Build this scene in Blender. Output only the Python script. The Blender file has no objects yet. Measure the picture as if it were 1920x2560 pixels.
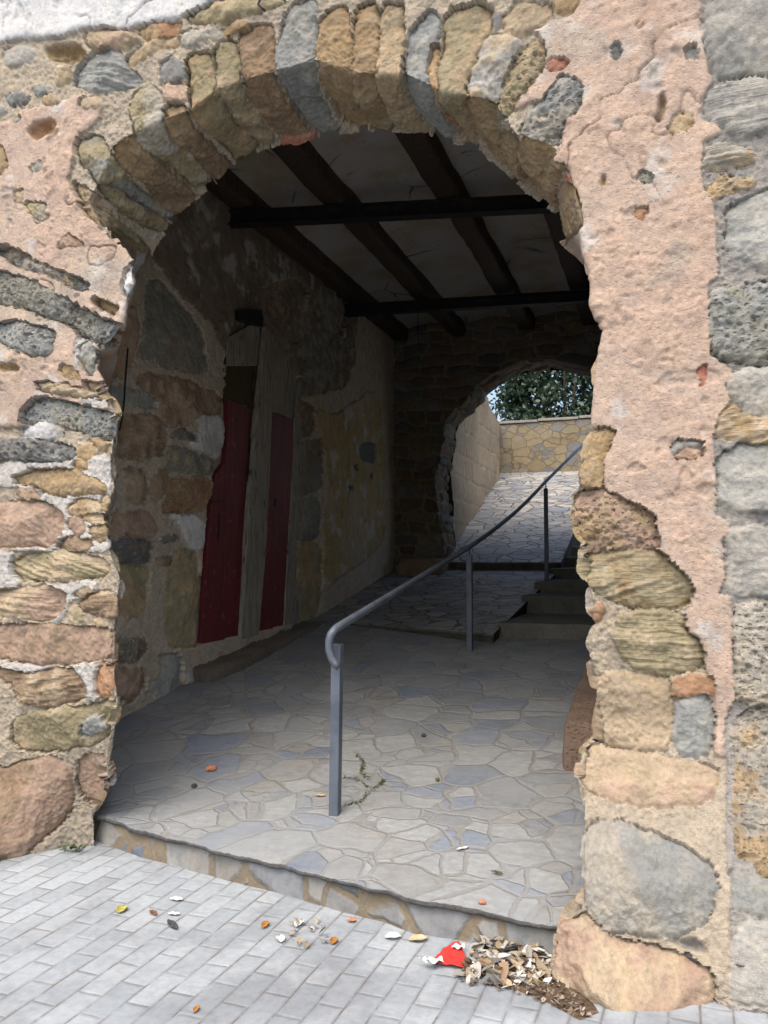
import bpy, math, random
import numpy as np
from mathutils import Vector, Matrix

random.seed(7)
SCN = bpy.context.scene
COL = SCN.collection

# ------------------------------------------------------------------ camera geometry (units: metres)
F = 2071.6
YAW = math.radians(18.6)
PIT = math.atan(109 / 2071.6)
_c, _s, _cp, _sp = math.cos(YAW), math.sin(YAW), math.cos(PIT), math.sin(PIT)
RT = np.array([_c, _s, 0.0])
FW = np.array([-_s * _cp, _c * _cp, _sp])
UP = np.array([_s * _sp, -_c * _sp, _cp])
EYE = np.array([0.0, 0.0, 1.55])
TILE = {1: (0, 0), 2: (960, 0), 3: (0, 640), 4: (960, 640), 5: (0, 1280), 6: (960, 1280), 7: (0, 1920), 8: (960, 1920)}


def src(t, x, y):
    if t == 'D': return 480 + x * .41586, 720 + y * .41586
    if t == 'E': return 1080 + x * .34348, 880 + y * .34348
    if t == 'C': return 520 + x * .60277, 320 + y * .60277
    if t == 'P': return x * 1.15732, y * 1.15732
    o = TILE[t]
    return o[0] + x * .57866, o[1] + y * .57866


def sight(t, x, y):
    a, b = src(t, x, y)
    return FW + RT * ((a - 960) / F) + UP * ((1280 - b) / F)


def hit(t, x, y, n, d):
    r = sight(t, x, y)
    n = np.array(n, float)
    return EYE + r * ((d - n @ EYE) / (n @ r))


def project(P):
    q = P - EYE
    d = np.maximum(q @ FW, .05)
    return 960 + F * (q @ RT) / d, 1280 - F * (q @ UP) / d, d


# ------------------------------------------------------------------ noise
def _hash(ix, iy, iz, seed):
    h = (ix.astype(np.int64) * 374761393 + iy.astype(np.int64) * 668265263 + iz.astype(np.int64) * 2147483647 + seed * 974711) & 0xffffffff
    h = ((h ^ (h >> 13)) * 1274126177) & 0xffffffff
    h = ((h ^ (h >> 16)) * 2246822519) & 0xffffffff
    return ((h ^ (h >> 15)) & 0xffffff) / float(0xffffff)


def vn(p, seed=0):
    f = np.floor(p)
    t = p - f
    t = t * t * (3 - 2 * t)
    x, y, z = f[..., 0], f[..., 1], f[..., 2]
    out = 0
    for dx in (0, 1):
        wx = t[..., 0] if dx else 1 - t[..., 0]
        for dy in (0, 1):
            wy = t[..., 1] if dy else 1 - t[..., 1]
            for dz in (0, 1):
                wz = t[..., 2] if dz else 1 - t[..., 2]
                out = out + wx * wy * wz * _hash(x + dx, y + dy, z + dz, seed)
    return out * 2 - 1


def fbm(p, sc, octv=3, seed=0, gain=.5):
    a, o, n = 1.0, 0, 0
    for k in range(octv):
        o = o + a * vn(p * sc * (2.03 ** k) + 17.3 * k, seed + k)
        n += a
        a *= gain
    return o / n


def sstep(x, a, b):
    t = np.clip((x - a) / (b - a), 0, 1)
    return t * t * (3 - 2 * t)


def lin(c, k=1.0):
    return np.array([((v / 255.0) / 12.92 if v <= 10 else (((v / 255.0) + .055) / 1.055) ** 2.4) * k for v in c])


PAL = {k: lin(v, .61) for k, v in dict(
    T=(200, 180, 150), O=(188, 162, 122), K=(178, 166, 132), G=(164, 167, 163), LG=(194, 191, 182), B=(166, 142, 116),
    R=(188, 146, 112), P=(194, 166, 144), D=(130, 130, 128), W=(238, 236, 232), BR=(200, 132, 108), PK=(214, 190, 171),
    MO=(214, 200, 178), WM=(232, 228, 220), GM=(186, 181, 173), N=(142, 128, 112), OP=(196, 174, 128), GG=(156, 155, 142),
    TG=(192, 186, 172), VO=(180, 154, 116), VK=(166, 155, 122), VB=(154, 130, 103), VT=(196, 174, 140)).items()}
PAL['W'] = lin((232, 232, 230), .64)

# ------------------------------------------------------------------ object helpers


def tag(o, label=None, cat=None, group=None, kind=None):
    if label: o['label'] = label
    if cat: o['category'] = cat
    if group: o['group'] = group
    if kind: o['kind'] = kind
    return o


def thing(name, loc, label=None, cat=None, group=None, kind=None):
    o = bpy.data.objects.new(name, None)
    COL.objects.link(o)
    o.location = loc
    o.empty_display_size = .1
    return tag(o, label, cat, group, kind)


def put(o, parent):
    if parent is not None:
        o.parent = parent
        root, t = parent, Vector((0, 0, 0))
        while root is not None:
            if root.type == 'EMPTY': t = t + root.location
            root = root.parent
        if parent.type == 'EMPTY':
            o.matrix_parent_inverse = Matrix.Translation(-t)
    return o


def mesh_np(name, V, Q, mat, parent=None, cols=None, smooth=True):
    """one mesh object from numpy vertices and quad/tri index array"""
    me = bpy.data.meshes.new(name)
    V = np.asarray(V, np.float32)
    Q = np.asarray(Q, np.int32)
    k = Q.shape[1]
    me.vertices.add(len(V))
    me.vertices.foreach_set('co', V.ravel())
    me.loops.add(Q.size)
    me.loops.foreach_set('vertex_index', Q.ravel())
    me.polygons.add(len(Q))
    me.polygons.foreach_set('loop_start', np.arange(0, Q.size, k, dtype=np.int32))
    me.polygons.foreach_set('use_smooth', np.full(len(Q), smooth))
    me.update(calc_edges=True)
    if cols is not None:
        a = me.color_attributes.new('Col', 'FLOAT_COLOR', 'POINT')
        c4 = np.ones((len(V), 4), np.float32)
        c4[:, :3] = cols
        a.data.foreach_set('color', c4.ravel())
    me.materials.append(mat)
    o = bpy.data.objects.new(name, me)
    COL.objects.link(o)
    return put(o, parent)


def mesh_py(name, V, Fc, mat, parent=None, smooth=False, bevel=0):
    me = bpy.data.meshes.new(name)
    me.from_pydata([tuple(map(float, v)) for v in V], [], Fc)
    me.update()
    if smooth:
        for p in me.polygons: p.use_smooth = True
    me.materials.append(mat)
    o = bpy.data.objects.new(name, me)
    COL.objects.link(o)
    if bevel:
        b = o.modifiers.new('b', 'BEVEL')
        b.width = bevel
        b.segments = 2
        b.limit_method = 'ANGLE'
    return put(o, parent)


def box_vf(x0, y0, z0, x1, y1, z1):
    V = [(x0, y0, z0), (x1, y0, z0), (x1, y1, z0), (x0, y1, z0), (x0, y0, z1), (x1, y0, z1), (x1, y1, z1), (x0, y1, z1)]
    Fc = [(0, 3, 2, 1), (4, 5, 6, 7), (0, 1, 5, 4), (1, 2, 6, 5), (2, 3, 7, 6), (3, 0, 4, 7)]
    return V, Fc


def rough_block(name, p0, p1, mat, parent=None, amp=.012, seed=0, res=.03, col=(.4, .3, .2), rad=.03):
    """a stone block with rounded corners and an uneven worn surface"""
    p0, p1 = np.array(p0, float), np.array(p1, float)
    V, Q = [], []
    for ax in range(3):
        for side in (0, 1):
            a, b = [(1, 2), (2, 0), (0, 1)][ax]
            na = max(2, int((p1[a] - p0[a]) / res)); nb = max(2, int((p1[b] - p0[b]) / res))
            ga, gb = np.meshgrid(np.linspace(p0[a], p1[a], na + 1), np.linspace(p0[b], p1[b], nb + 1), indexing='ij')
            P = np.zeros(ga.shape + (3,))
            P[..., a], P[..., b], P[..., ax] = ga, gb, (p1 if side else p0)[ax]
            off = sum(len(v) for v in V)
            idx = np.arange(ga.size).reshape(ga.shape) + off
            q = np.stack([idx[:-1, :-1], idx[1:, :-1], idx[1:, 1:], idx[:-1, 1:]], -1).reshape(-1, 4)
            if not side: q = q[:, ::-1]
            V.append(P.reshape(-1, 3)); Q.append(q)
    V = np.concatenate(V); Q = np.concatenate(Q)
    inner = np.clip(V, p0 + rad, p1 - rad)
    d = V - inner
    L = np.linalg.norm(d, axis=1, keepdims=True)
    N = d / np.maximum(L, 1e-9)
    V = inner + N * np.minimum(L, rad)
    V = V + N * (amp * fbm(V, 5, 4, seed)[:, None]) + N * (amp * .5 * fbm(V, 28, 3, seed + 9)[:, None])
    c = np.array(col) * (1 + .25 * fbm(V, 4, 3, seed + 3))[:, None]
    return mesh_np(name, V, Q, mat, parent, c)


def tube(name, pts, r, mat, parent=None, n=14, cap=True, radii=None):
    pts = [Vector(p) for p in pts]
    V, Fc = [], []
    up = Vector((0, 0, 1))
    prev = None
    for i, p in enumerate(pts):
        t = (pts[min(i + 1, len(pts) - 1)] - pts[max(i - 1, 0)]).normalized()
        if prev is None:
            a = t.cross(up)
            if a.length < .05: a = t.cross(Vector((1, 0, 0)))
            a.normalize()
        else:
            a = (prev - t * prev.dot(t)).normalized()
        prev = a
        b = t.cross(a)
        rr = radii[i] if radii else r
        for k in range(n):
            an = 2 * math.pi * k / n
            V.append(p + (a * math.cos(an) + b * math.sin(an)) * rr)
    for i in range(len(pts) - 1):
        for k in range(n):
            Fc.append((i * n + k, i * n + (k + 1) % n, (i + 1) * n + (k + 1) % n, (i + 1) * n + k))
    if cap:
        Fc.append(tuple(range(n - 1, -1, -1)))
        Fc.append(tuple((len(pts) - 1) * n + k for k in range(n)))
    return mesh_py(name, V, Fc, mat, parent, smooth=True)


# ------------------------------------------------------------------ materials
class NT:
    def __init__(s, name):
        s.m = bpy.data.materials.new(name)
        s.m.use_nodes = True
        s.t = s.m.node_tree
        s.t.nodes.clear()
        s.out = s.n('ShaderNodeOutputMaterial')
        s.b = s.n('ShaderNodeBsdfPrincipled')
        s.l(s.b.outputs[0], s.out.inputs[0])

    def n(s, ty, **kw):
        nd = s.t.nodes.new(ty)
        for k, v in kw.items(): setattr(nd, k, v)
        return nd

    def l(s, a, b): s.t.links.new(a, b)

    def co(s): return s.n('ShaderNodeTexCoord').outputs['Object']

    def mapping(s, v, scale=(1, 1, 1), rot=(0, 0, 0), loc=(0, 0, 0)):
        m = s.n('ShaderNodeMapping')
        m.inputs['Scale'].default_value = scale
        m.inputs['Rotation'].default_value = rot
        m.inputs['Location'].default_value = loc
        s.l(v, m.inputs['Vector'])
        return m.outputs[0]

    def noise(s, v, sc, det=4, rough=.55, out=0):
        n = s.n('ShaderNodeTexNoise')
        n.inputs['Scale'].default_value = sc
        n.inputs['Detail'].default_value = det
        n.inputs['Roughness'].default_value = rough
        s.l(v, n.inputs['Vector'])
        return n.outputs[out]

    def vor(s, v, sc, feature='F1', out='Distance', dim='3D', rnd=1.0):
        n = s.n('ShaderNodeTexVoronoi', feature=feature, voronoi_dimensions=dim)
        n.inputs['Scale'].default_value = sc
        n.inputs['Randomness'].default_value = rnd
        s.l(v, n.inputs['Vector'])
        return n.outputs[out]

    def rng(s, v, a, b, c=0., d=1., smooth=True):
        n = s.n('ShaderNodeMapRange')
        if smooth: n.interpolation_type = 'SMOOTHSTEP'
        for i, x in enumerate((a, b, c, d)): n.inputs[i + 1].default_value = x
        s.l(v, n.inputs[0])
        return n.outputs[0]

    def math(s, op, a, b=None):
        n = s.n('ShaderNodeMath', operation=op)
        for i, x in enumerate((a, b)):
            if x is None: continue
            if isinstance(x, (int, float)): n.inputs[i].default_value = x
            else: s.l(x, n.inputs[i])
        return n.outputs[0]

    def mix(s, f, a, b, mode='MIX'):
        n = s.n('ShaderNodeMix', data_type='RGBA', blend_type=mode)
        for i, x in ((0, f), (6, a), (7, b)):
            if isinstance(x, (int, float)): n.inputs[i].default_value = x
            elif isinstance(x, (tuple, list, np.ndarray)): n.inputs[i].default_value = tuple(float(q) for q in x[:3]) + (1,)
            else: s.l(x, n.inputs[i])
        return n.outputs[2]

    def ramp(s, v, stops, const=False):
        n = s.n('ShaderNodeValToRGB')
        if const: n.color_ramp.interpolation = 'CONSTANT'
        e = n.color_ramp.elements
        while len(e) < len(stops): e.new(.5)
        for q, (p, c) in zip(e, stops):
            q.position = p
            q.color = tuple(float(x) for x in c[:3]) + (1,)
        s.l(v, n.inputs[0])
        return n.outputs[0]

    def bump(s, h, strength=.5, dist=.01, prev=None):
        n = s.n('ShaderNodeBump')
        n.inputs['Strength'].default_value = strength
        n.inputs['Distance'].default_value = dist
        s.l(h, n.inputs['Height'])
        if prev: s.l(prev, n.inputs['Normal'])
        return n.outputs[0]

    def fin(s, col, rough=.9, nrm=None, metal=0., spec=.3):
        if isinstance(col, (tuple, list, np.ndarray)): s.b.inputs['Base Color'].default_value = tuple(float(q) for q in col[:3]) + (1,)
        else: s.l(col, s.b.inputs['Base Color'])
        if isinstance(rough, (int, float)): s.b.inputs['Roughness'].default_value = rough
        else: s.l(rough, s.b.inputs['Roughness'])
        if nrm is not None: s.l(nrm, s.b.inputs['Normal'])
        s.b.inputs['Metallic'].default_value = metal
        s.b.inputs['Specular IOR Level'].default_value = spec
        return s.m


def masonry_mat(name, pits=0., grain=.5, strata=0., speck=.3, rough=.92, fine=.3):
    s = NT(name)
    v = s.co()
    a = s.n('ShaderNodeAttribute', attribute_name='Col').outputs['Color']
    n1 = s.noise(v, 9, 6, .6)
    n2 = s.noise(v, 55, 6, .65)
    c = s.mix(1.0, a, s.ramp(n1, [(.25, (.74, .74, .76)), (.5, (1, 1, 1)), (.75, (1.14, 1.1, 1.02))]), 'MULTIPLY')
    c = s.mix(1.0, c, s.ramp(n2, [(.3, (.78, .77, .76)), (.55, (1.03, 1.03, 1.03)), (.8, (1.15, 1.15, 1.15))]), 'MULTIPLY')
    # pale grains and dark specks
    g = s.vor(v, 190)
    gm = s.math('MULTIPLY', s.rng(g, .16, .10), s.rng(s.noise(v, 14, 2), .45, .62))
    c = s.mix(s.math('MULTIPLY', gm, speck), c, (.75, .72, .68))
    k = s.vor(s.mapping(v, loc=(3, 5, 1)), 120)
    km = s.math('MULTIPLY', s.rng(k, .13, .07), s.rng(s.noise(v, 10, 2), .5, .6))
    c = s.mix(s.math('MULTIPLY', km, .55), c, (.08, .07, .06))
    h = s.math('ADD', s.math('MULTIPLY', n2, grain), s.math('MULTIPLY', s.noise(v, 220, 3, .6), fine))
    if pits:
        p = s.vor(s.mapping(v, scale=(1, 1, 1.3)), 42, 'SMOOTH_F1')
        pm = s.rng(p, .12, .34)
        p2 = s.vor(v, 95)
        pm2 = s.rng(p2, .14, .3)
        h = s.math('ADD', h, s.math('MULTIPLY', pm, pits))
        h = s.math('ADD', h, s.math('MULTIPLY', pm2, pits * .45))
        c = s.mix(s.math('MULTIPLY', s.math('SUBTRACT', 1.0, pm), .35 * pits), c, (.1, .09, .08))
    if strata:
        sv = s.mapping(v, scale=(5, 5, 46), rot=(.12, .1, 0))
        h = s.math('ADD', h, s.math('MULTIPLY', s.noise(sv, 1.5, 5, .6), strata))
    return s.fin(c, rough, s.bump(h, .9, .012))


M_STONE = masonry_mat('sandstone', grain=.7, fine=.25)
M_PIT = masonry_mat('pitted_stone', pits=.9, grain=.6)
M_STR = masonry_mat('layered_stone', grain=.45, strata=1.5)
M_PLAS = masonry_mat('pink_plaster', grain=.35, pits=.18, speck=.25, fine=.35)
M_MORT = masonry_mat('lime_mortar', grain=1.1, fine=.55, speck=.75, pits=.25)
M_REND = masonry_mat('white_render', grain=.25, fine=.3, speck=.2)
M_WALL = masonry_mat('old_wall', grain=.8, pits=.3, fine=.3)
MK = {'st': M_STONE, 'vo': M_STONE, 'pit': M_PIT, 'str': M_STR, 'vp': M_PIT, 'vs': M_STR, 'br': M_STONE}
# ------------------------------------------------------------------ stones: outlines read off the photograph, cut in relief into the wall sheets
# (tile, kind, colour, 'x,y x,y ...', second colour)
def PL(s):
    return [tuple(float(v) for v in p.split(',')) for p in s.split()]


A_ZONES = [  # plaster / render / white mortar patches, drawn first
    (2, 'pl', 'PK', '860,-1600 840,50 720,100 640,140 680,160 700,260 640,360 560,430 560,480 640,440 770,480 770,620 740,690 790,720 850,880 865,1000 700,1060 700,1400 1000,2020 1100,2500 1560,2500 1600,-1600'),
    (4, 'pl', 'PK', '700,-100 700,750 1010,750 960,830 940,1000 1040,1060 1160,1106 1460,1120 1560,0'),
    (6, 'pl', 'PK', '1150,-20 1190,100 1200,160 1270,250 1330,330 1310,420 1300,500 1380,560 1390,700 1430,830 1430,960 1420,1030 1440,1065 1475,1060 1530,900 1560,-20'),
    (1, 'pl', 'PK', '-500,480 60,540 100,470 200,460 340,400 430,440 430,520 330,600 330,700 300,790 380,950 620,1106 680,1200 640,1500 400,1850 -500,1850'),
    (3, 'pl', 'PK', '-500,-40 640,-40 560,180 520,250 400,300 340,450 200,520 150,600 80,700 0,740 -500,740'),
    (1, 're', 'W', '-1200,-2400 1900,-2400 1500,-300 1050,-40 900,30 800,70 700,90 590,120 480,130 370,120 280,150 150,165 0,185 -1200,420'),
    (5, 'wm', 'WM', '-200,160 60,170 40,230 100,290 60,345 -200,345'),
    (5, 'wm', 'WM', '190,295 420,285 420,340 320,370 260,485 225,485 290,380 200,330'),
    (5, 'wm', 'WM', '275,10 325,60 325,120 255,125'),
    (5, 'wm', 'WM', '305,655 430,650 425,810 370,815 372,750'),
    (5, 'wm', 'WM', '-20,650 200,655 215,690 100,695 -20,672'),
    (3, 'wm', 'WM', '330,600 470,605 470,660 370,640'), (3, 'wm', 'WM', '330,340 415,365 345,430 345,540 330,480'),
    (3, 'wm', 'WM', '-50,900 340,880 480,840 480,1100 240,1060 60,1000 -50,1000'),
    (3, 'wm', 'WM', '170,1020 330,1035 400,1005 500,1060 480,1160 260,1080 180,1075'),
    (5, 'wm', 'WM', '-40,-10 300,-30 480,-20 520,60 480,170 300,170 0,170'),
]
A_ST = [
    (1, 'st', 'LG', '10,205 60,195 140,190 142,255 60,285 8,270', 'P'),
    (1, 'ho', 'O', '175,195 250,175 340,170 372,232 310,278 200,262'),
    (1, 'st', 'T', '350,142 430,128 540,128 602,180 520,212 400,212', 'P'),
    (1, 'st', 'R', '590,120 700,95 782,84 770,142 700,165 640,178 598,152', 'O'),
    (1, 'st', 'T', '640,182 775,152 762,192 680,212 545,292 528,232', 'O'),
    (1, 'str', 'G', '372,222 500,208 538,290 604,332 592,362 372,402 300,342', 'D'),
    (1, 'st', 'TG', '788,130 950,120 962,160 880,180 800,205 770,190'),
    (1, 'st', 'K', '800,62 1000,2 1130,-60 1235,0 1180,22 1080,52 960,102 820,102', 'O'),
    (1, 'st', 'O', '960,112 1080,82 1020,142 962,152', 'R'),
    (1, 'st', 'T', '240,292 290,274 298,350 252,372'),
    (1, 'st', 'G', '140,372 215,366 222,402 150,412', 'D'),
    (1, 'st', 'G', '15,422 60,400 122,412 112,442 50,457', 'D'),
    (1, 'st', 'T', '178,420 240,410 262,450 200,462', 'O'),
    (1, 'st', 'T', '345,430 425,418 432,468 350,470', 'P'),
    (1, 'st', 'G', '-60,448 0,450 32,480 12,505 -60,500', 'D'),
    (1, 'st', 'T', '60,520 92,505 95,530 62,538', 'G'),
    (1, 'st', 'O', '-80,600 0,622 38,700 12,760 -80,800', 'T'),
    (1, 'ho', 'R', '108,572 170,520 252,520 252,570 150,618'),
    (1, 'st', 'T', '60,830 98,820 92,872 70,882', 'O'),
    (1, 'st', 'K', '98,882 190,868 198,900 176,965 140,922', 'G'),
    (1, 'st', 'TG', '130,720 180,695 178,730 140,742'),
    (3, 'pit', 'G', '-30,-30 20,-50 80,-20 200,50 320,80 392,120 382,152 320,140 240,90 120,60 40,20', 'T'),
    (1, 'st', 'T', '250,1080 300,1005 370,1062 330,1062 300,1070', 'P'),
    # voussoirs, springing left to springing right
    (1, 'vs', 'VK', '308,778 400,830 480,905 655,1085 640,1122 585,1112 400,952 358,900', 'VT'),
    (1, 'vo', 'VB', '422,805 505,805 620,885 742,962 720,1012 600,965 500,895', 'VK'),
    (1, 'vo', 'G', '330,610 420,558 500,700 570,790 690,868 772,940 740,962 600,872 500,800 420,800 350,705', 'VK'),
    (1, 'vo', 'VB', '500,612 570,582 625,652 760,750 852,852 832,892 782,942 700,882 640,802 520,722 498,670', 'VO'),
    (1, 'vo', 'VK', '560,402 640,360 690,392 700,522 720,582 780,652 850,702 942,802 852,842 740,732 620,642 582,572 560,482', 'TG'),
    (1, 'vo', 'G', '690,272 730,248 792,260 797,340 700,362 684,320', 'D'),
    (1, 'vo', 'VT', '696,366 802,352 806,440 702,447', 'P'),
    (1, 'vo', 'VB', '702,452 802,450 822,522 872,582 932,652 1022,732 1002,782 942,805 852,702 782,642 722,572 706,522', 'VO'),
    (1, 'vo', 'VK', '800,230 902,208 912,300 922,392 962,462 1042,552 1122,642 1102,672 1032,712 962,622 882,562 822,482 806,352', 'VO'),
    (1, 'vo', 'VK', '922,190 1002,150 1012,250 1022,352 1072,442 1142,542 1202,622 1182,642 1112,632 1032,542 962,432 922,352', 'VT'),
    (1, 'vo', 'VB', '1022,150 1100,88 1172,98 1172,240 1182,342 1222,422 1302,522 1352,592 1212,612 1132,502 1062,402 1026,302', 'R'),
    (1, 'br', 'BR', '1212,612 1358,590 1368,618 1232,640'),
    (1, 'vo', 'G', '1232,18 1372,-40 1352,200 1352,262 1372,402 1402,472 1482,582 1432,622 1362,602 1302,512 1232,402 1182,312 1182,220', 'VK'),
    (1, 'vo', 'VO', '1382,60 1502,10 1502,232 1502,332 1542,432 1602,532 1582,572 1520,572 1442,482 1388,382 1372,252 1362,200', 'VB'),
    (1, 'vo', 'VO', '1530,10 1622,0 1622,200 1617,332 1661,452 1702,562 1662,582 1602,562 1562,462 1512,332 1508,200', 'VK'),
    (2, 'vo', 'VT', '-30,0 92,8 80,100 74,250 80,332 102,402 152,542 192,602 120,592 40,532 -10,422 -36,330', 'VK'),
    (2, 'vo', 'G', '102,130 200,28 238,72 232,152 182,252 190,352 238,422 298,602 260,642 192,592 132,462 82,342 76,252', 'D'),
    (2, 'vo', 'R', '196,190 232,178 217,302 252,412 302,562 292,602 242,422 184,350', 'VO'),
    (2, 'vo', 'VT', '252,72 310,18 452,-4 472,110 402,202 372,332 342,412 382,562 412,662 360,652 304,562 256,422 228,332 252,182', 'VK'),
    (2, 'vo', 'LG', '442,150 522,140 602,180 562,272 542,302 482,442 352,412 382,312 422,202', 'VT'),
    (2, 'vo', 'VB', '352,417 482,447 488,562 532,722 482,702 412,602 362,482', 'VO'),
    (2, 'vp', 'VT', '546,300 592,222 680,158 704,262 622,372 562,442 484,542 482,470 514,372', 'VK'),
    (2, 'vp', 'G', '742,350 782,330 852,360 842,482 772,522 742,642 572,602 602,502 682,442', 'TG'),
    (2, 'vo', 'VB', '492,562 568,602 622,822 562,782 522,702', 'VO'),
    (2, 'vo', 'VB', '574,606 742,646 742,702 782,712 742,782 742,922 642,852 592,702', 'VO'),
    (2, 'vo', 'VO', '762,792 822,802 852,922 852,992 772,1062 742,962 752,852', 'VB'),
    (2, 'br', 'BR', '776,752 802,762 806,790 786,785'),
    (2, 'st', 'T', '500,82 562,8 722,-4 722,82 602,152 512,132', 'K'),
    (2, 'st', 'O', '722,-40 862,-40 832,52 742,62'),
    (2, 'st', 'D', '468,50 500,60 502,122 468,112'),
    (2, 'br', 'BR', '708,275 740,260 800,268 790,290 740,315 712,300'),
    (2, 'br', 'BR', '1240,140 1275,125 1290,160 1262,180 1242,170'),
    (2, 'st', 'D', '985,210 1010,200 1025,230 1010,255 990,250', 'G'),
    (2, 'st', 'D', '1305,225 1330,208 1358,222 1350,255 1312,258', 'G'),
    (2, 'ho', 'O', '1080,345 1105,325 1135,335 1140,358 1085,360'),
    (2, 'ho', 'O', '1160,330 1195,302 1230,320 1228,350 1180,348'),
    (2, 'st', 'O', '1230,570 1250,515 1315,495 1342,520 1320,565 1270,590', 'T'),
    (2, 'ho', 'B', '1175,420 1200,400 1225,440 1215,500 1180,535 1165,525 1185,480'),
    (2, 'ho', 'O', '925,795 940,755 965,752 968,790 940,808'), (2, 'ho', 'O', '962,820 985,790 1000,795 985,825'),
    (2, 'ho', 'O', '1018,818 1040,800 1065,808 1058,825'), (2, 'pit', 'GG', '1095,770 1110,742 1150,745 1160,775 1130,798'),
    (2, 'br', 'R', '1070,925 1090,900 1145,908 1105,955'),
    (4, 'br', 'BR', '1352,490 1398,476 1395,530 1384,572 1376,520'),
    (4, 'st', 'D', '1235,825 1270,798 1340,792 1390,800 1330,822 1260,842', 'G'),
    (4, 'st', 'P', '1262,845 1340,825 1390,832 1330,875 1280,870'),
    # left pier
    (3, 'pit', 'GG', '-200,40 0,60 100,90 222,150 330,210 450,270 528,300 482,388 400,362 300,300 210,262 60,212 -200,180', 'G'),
    (3, 'pit', 'G', '-120,290 0,288 80,280 180,310 242,330 232,402 190,442 100,412 0,372 -120,350', 'D'),
    (3, 'ho', 'O', '-30,462 80,458 92,500 -30,502'),
    (3, 'st', 'W', '590,8 632,18 602,112 572,192 530,162 546,92', 'T'),
    (3, 'st', 'O', '400,192 430,180 520,232 500,262 440,232', 'R'),
    (3, 'st', 'GG', '352,380 412,368 408,502 372,512 346,452', 'G'),
    (3, 'st', 'O', '250,490 302,468 352,530 292,542', 'T'), (3, 'st', 'T', '360,530 452,560 474,622 442,622 352,562', 'O'),
    (3, 'str', 'T', '150,540 302,560 442,600 432,612 300,604 182,594', 'LG'),
    (3, 'pit', 'G', '122,640 172,608 332,640 514,680 504,792 400,782 252,732 100,732 80,702', 'GG'),
    (3, 'st', 'W', '90,750 182,718 284,752 252,782 152,802 78,782', 'LG'),
    (3, 'pit', 'D', '-100,800 132,790 252,802 322,842 302,882 152,892 -100,882', 'G'),
    (3, 'st', 'O', '330,822 382,808 412,852 382,882 328,872'), (3, 'st', 'O', '380,780 472,800 452,842 402,822', 'T'),
    (3, 'st', 'O', '310,892 362,884 374,922 322,928', 'R'),
    (3, 'st', 'T', '60,952 152,920 282,918 402,960 474,1002 452,1032 332,1034 232,1044 152,1002 58,986', 'O'),
    (3, 'st', 'B', '68,1012 160,1020 174,1062 88,1064', 'P'),
    (3, 'st', 'O', '298,1085 342,1050 432,1060 436,1110 380,1135 302,1115', 'T'), (3, 'st', 'O', '440,1040 478,1030 478,1102 438,1092', 'T'),
    (5, 'st', 'P', '-100,-40 180,-44 272,0 284,62 262,112 200,152 100,150 -100,152', 'B'),
    (5, 'st', 'P', '300,20 362,30 374,82 330,104 300,62', 'B'), (5, 'str', 'O', '352,15 482,8 504,42 452,62 402,52', 'T'),
    (5, 'str', 'O', '390,60 484,50 474,102 422,134 395,102', 'T'), (5, 'st', 'B', '250,140 302,110 392,110 394,152 352,182 260,162', 'T'),
    (5, 'str', 'K', '38,222 102,188 202,168 332,168 442,200 474,240 442,272 332,292 182,304 100,294 48,262', 'T'),
    (5, 'str', 'T', '-80,350 100,324 202,318 274,340 294,382 274,432 212,474 100,464 -80,442', 'P'),
    (5, 'st', 'T', '320,350 382,324 408,336 392,362 330,364', 'G'), (5, 'str', 'B', '350,370 422,340 514,350 530,432 482,464 360,434 338,402', 'T'),
    (5, 'st', 'K', '310,386 354,450 352,477 288,477', 'T'), (5, 'st', 'T', '400,470 442,464 444,502 398,502', 'O'),
    (5, 'st', 'P', '-100,490 152,484 302,496 422,500 504,520 494,644 382,654 202,660 0,646 -100,642', 'B'),
    (5, 'str', 'B', '-80,684 0,680 122,702 302,668 354,730 374,792 322,822 202,852 100,832 40,762 0,722 -80,720', 'T'),
    (5, 'st', 'R', '430,660 492,648 492,782 432,812 416,752', 'B'),
    (5, 'st', 'K', '50,902 132,870 302,850 484,808 520,852 514,902 456,934 474,964 422,1004 252,1044 100,1052 38,1002', 'O'),
    (5, 'st', 'G', '345,905 432,878 458,932 402,972 338,968', 'TG'),
    (7, 'st', 'P', '-200,0 0,10 100,-24 250,-44 314,52 314,182 254,262 152,352 100,412 0,402 -200,384', 'VB'),
    (7, 'st', 'P', '330,-40 440,-60 488,40 478,120 440,170 360,150 325,60', 'MO'),
    # right pier
    (4, 'st', 'O', '880,762 1012,748 962,832 942,902 942,1002 862,1004 848,922 878,852', 'K'),
    (6, 'pit', 'P', '805,-30 842,-90 942,-104 1042,-52 1152,0 1192,112 1190,152 972,160 862,192 815,82', 'O'),
    (6, 'str', 'O', '850,222 872,190 1002,165 1192,165 1272,252 1334,322 1302,412 1192,422 1032,412 932,362 888,332 848,262', 'K'),
    (6, 'br', 'R', '912,402 952,402 932,484 900,472'),
    (6, 'str', 'K', '1010,432 1302,432 1304,512 1372,562 1388,692 1152,702 1052,642 990,562 1000,482', 'T'),
    (6, 'st', 'T', '900,722 1002,690 1152,712 1244,722 1242,1022 1100,1032 888,982 900,852', 'P'),
    (6, 'st', 'R', '1260,717 1402,705 1424,762 1412,802 1260,792 1248,752', 'O'),
    (6, 'st', 'G', '1260,812 1422,807 1424,1052 1302,1062 1250,1002 1250,902', 'TG'),
    (8, 'st', 'T', '820,30 838,-60 902,-104 1002,-82 1200,-52 1412,-12 1432,-2 1442,62 1402,152 1202,172 1002,142 872,92', 'P'),
    (8, 'st', 'TG', '858,232 1002,220 1152,262 1312,342 1432,422 1434,562 1384,682 1202,742 1002,712 922,692 872,602 853,452', 'G', 1.6),
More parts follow.
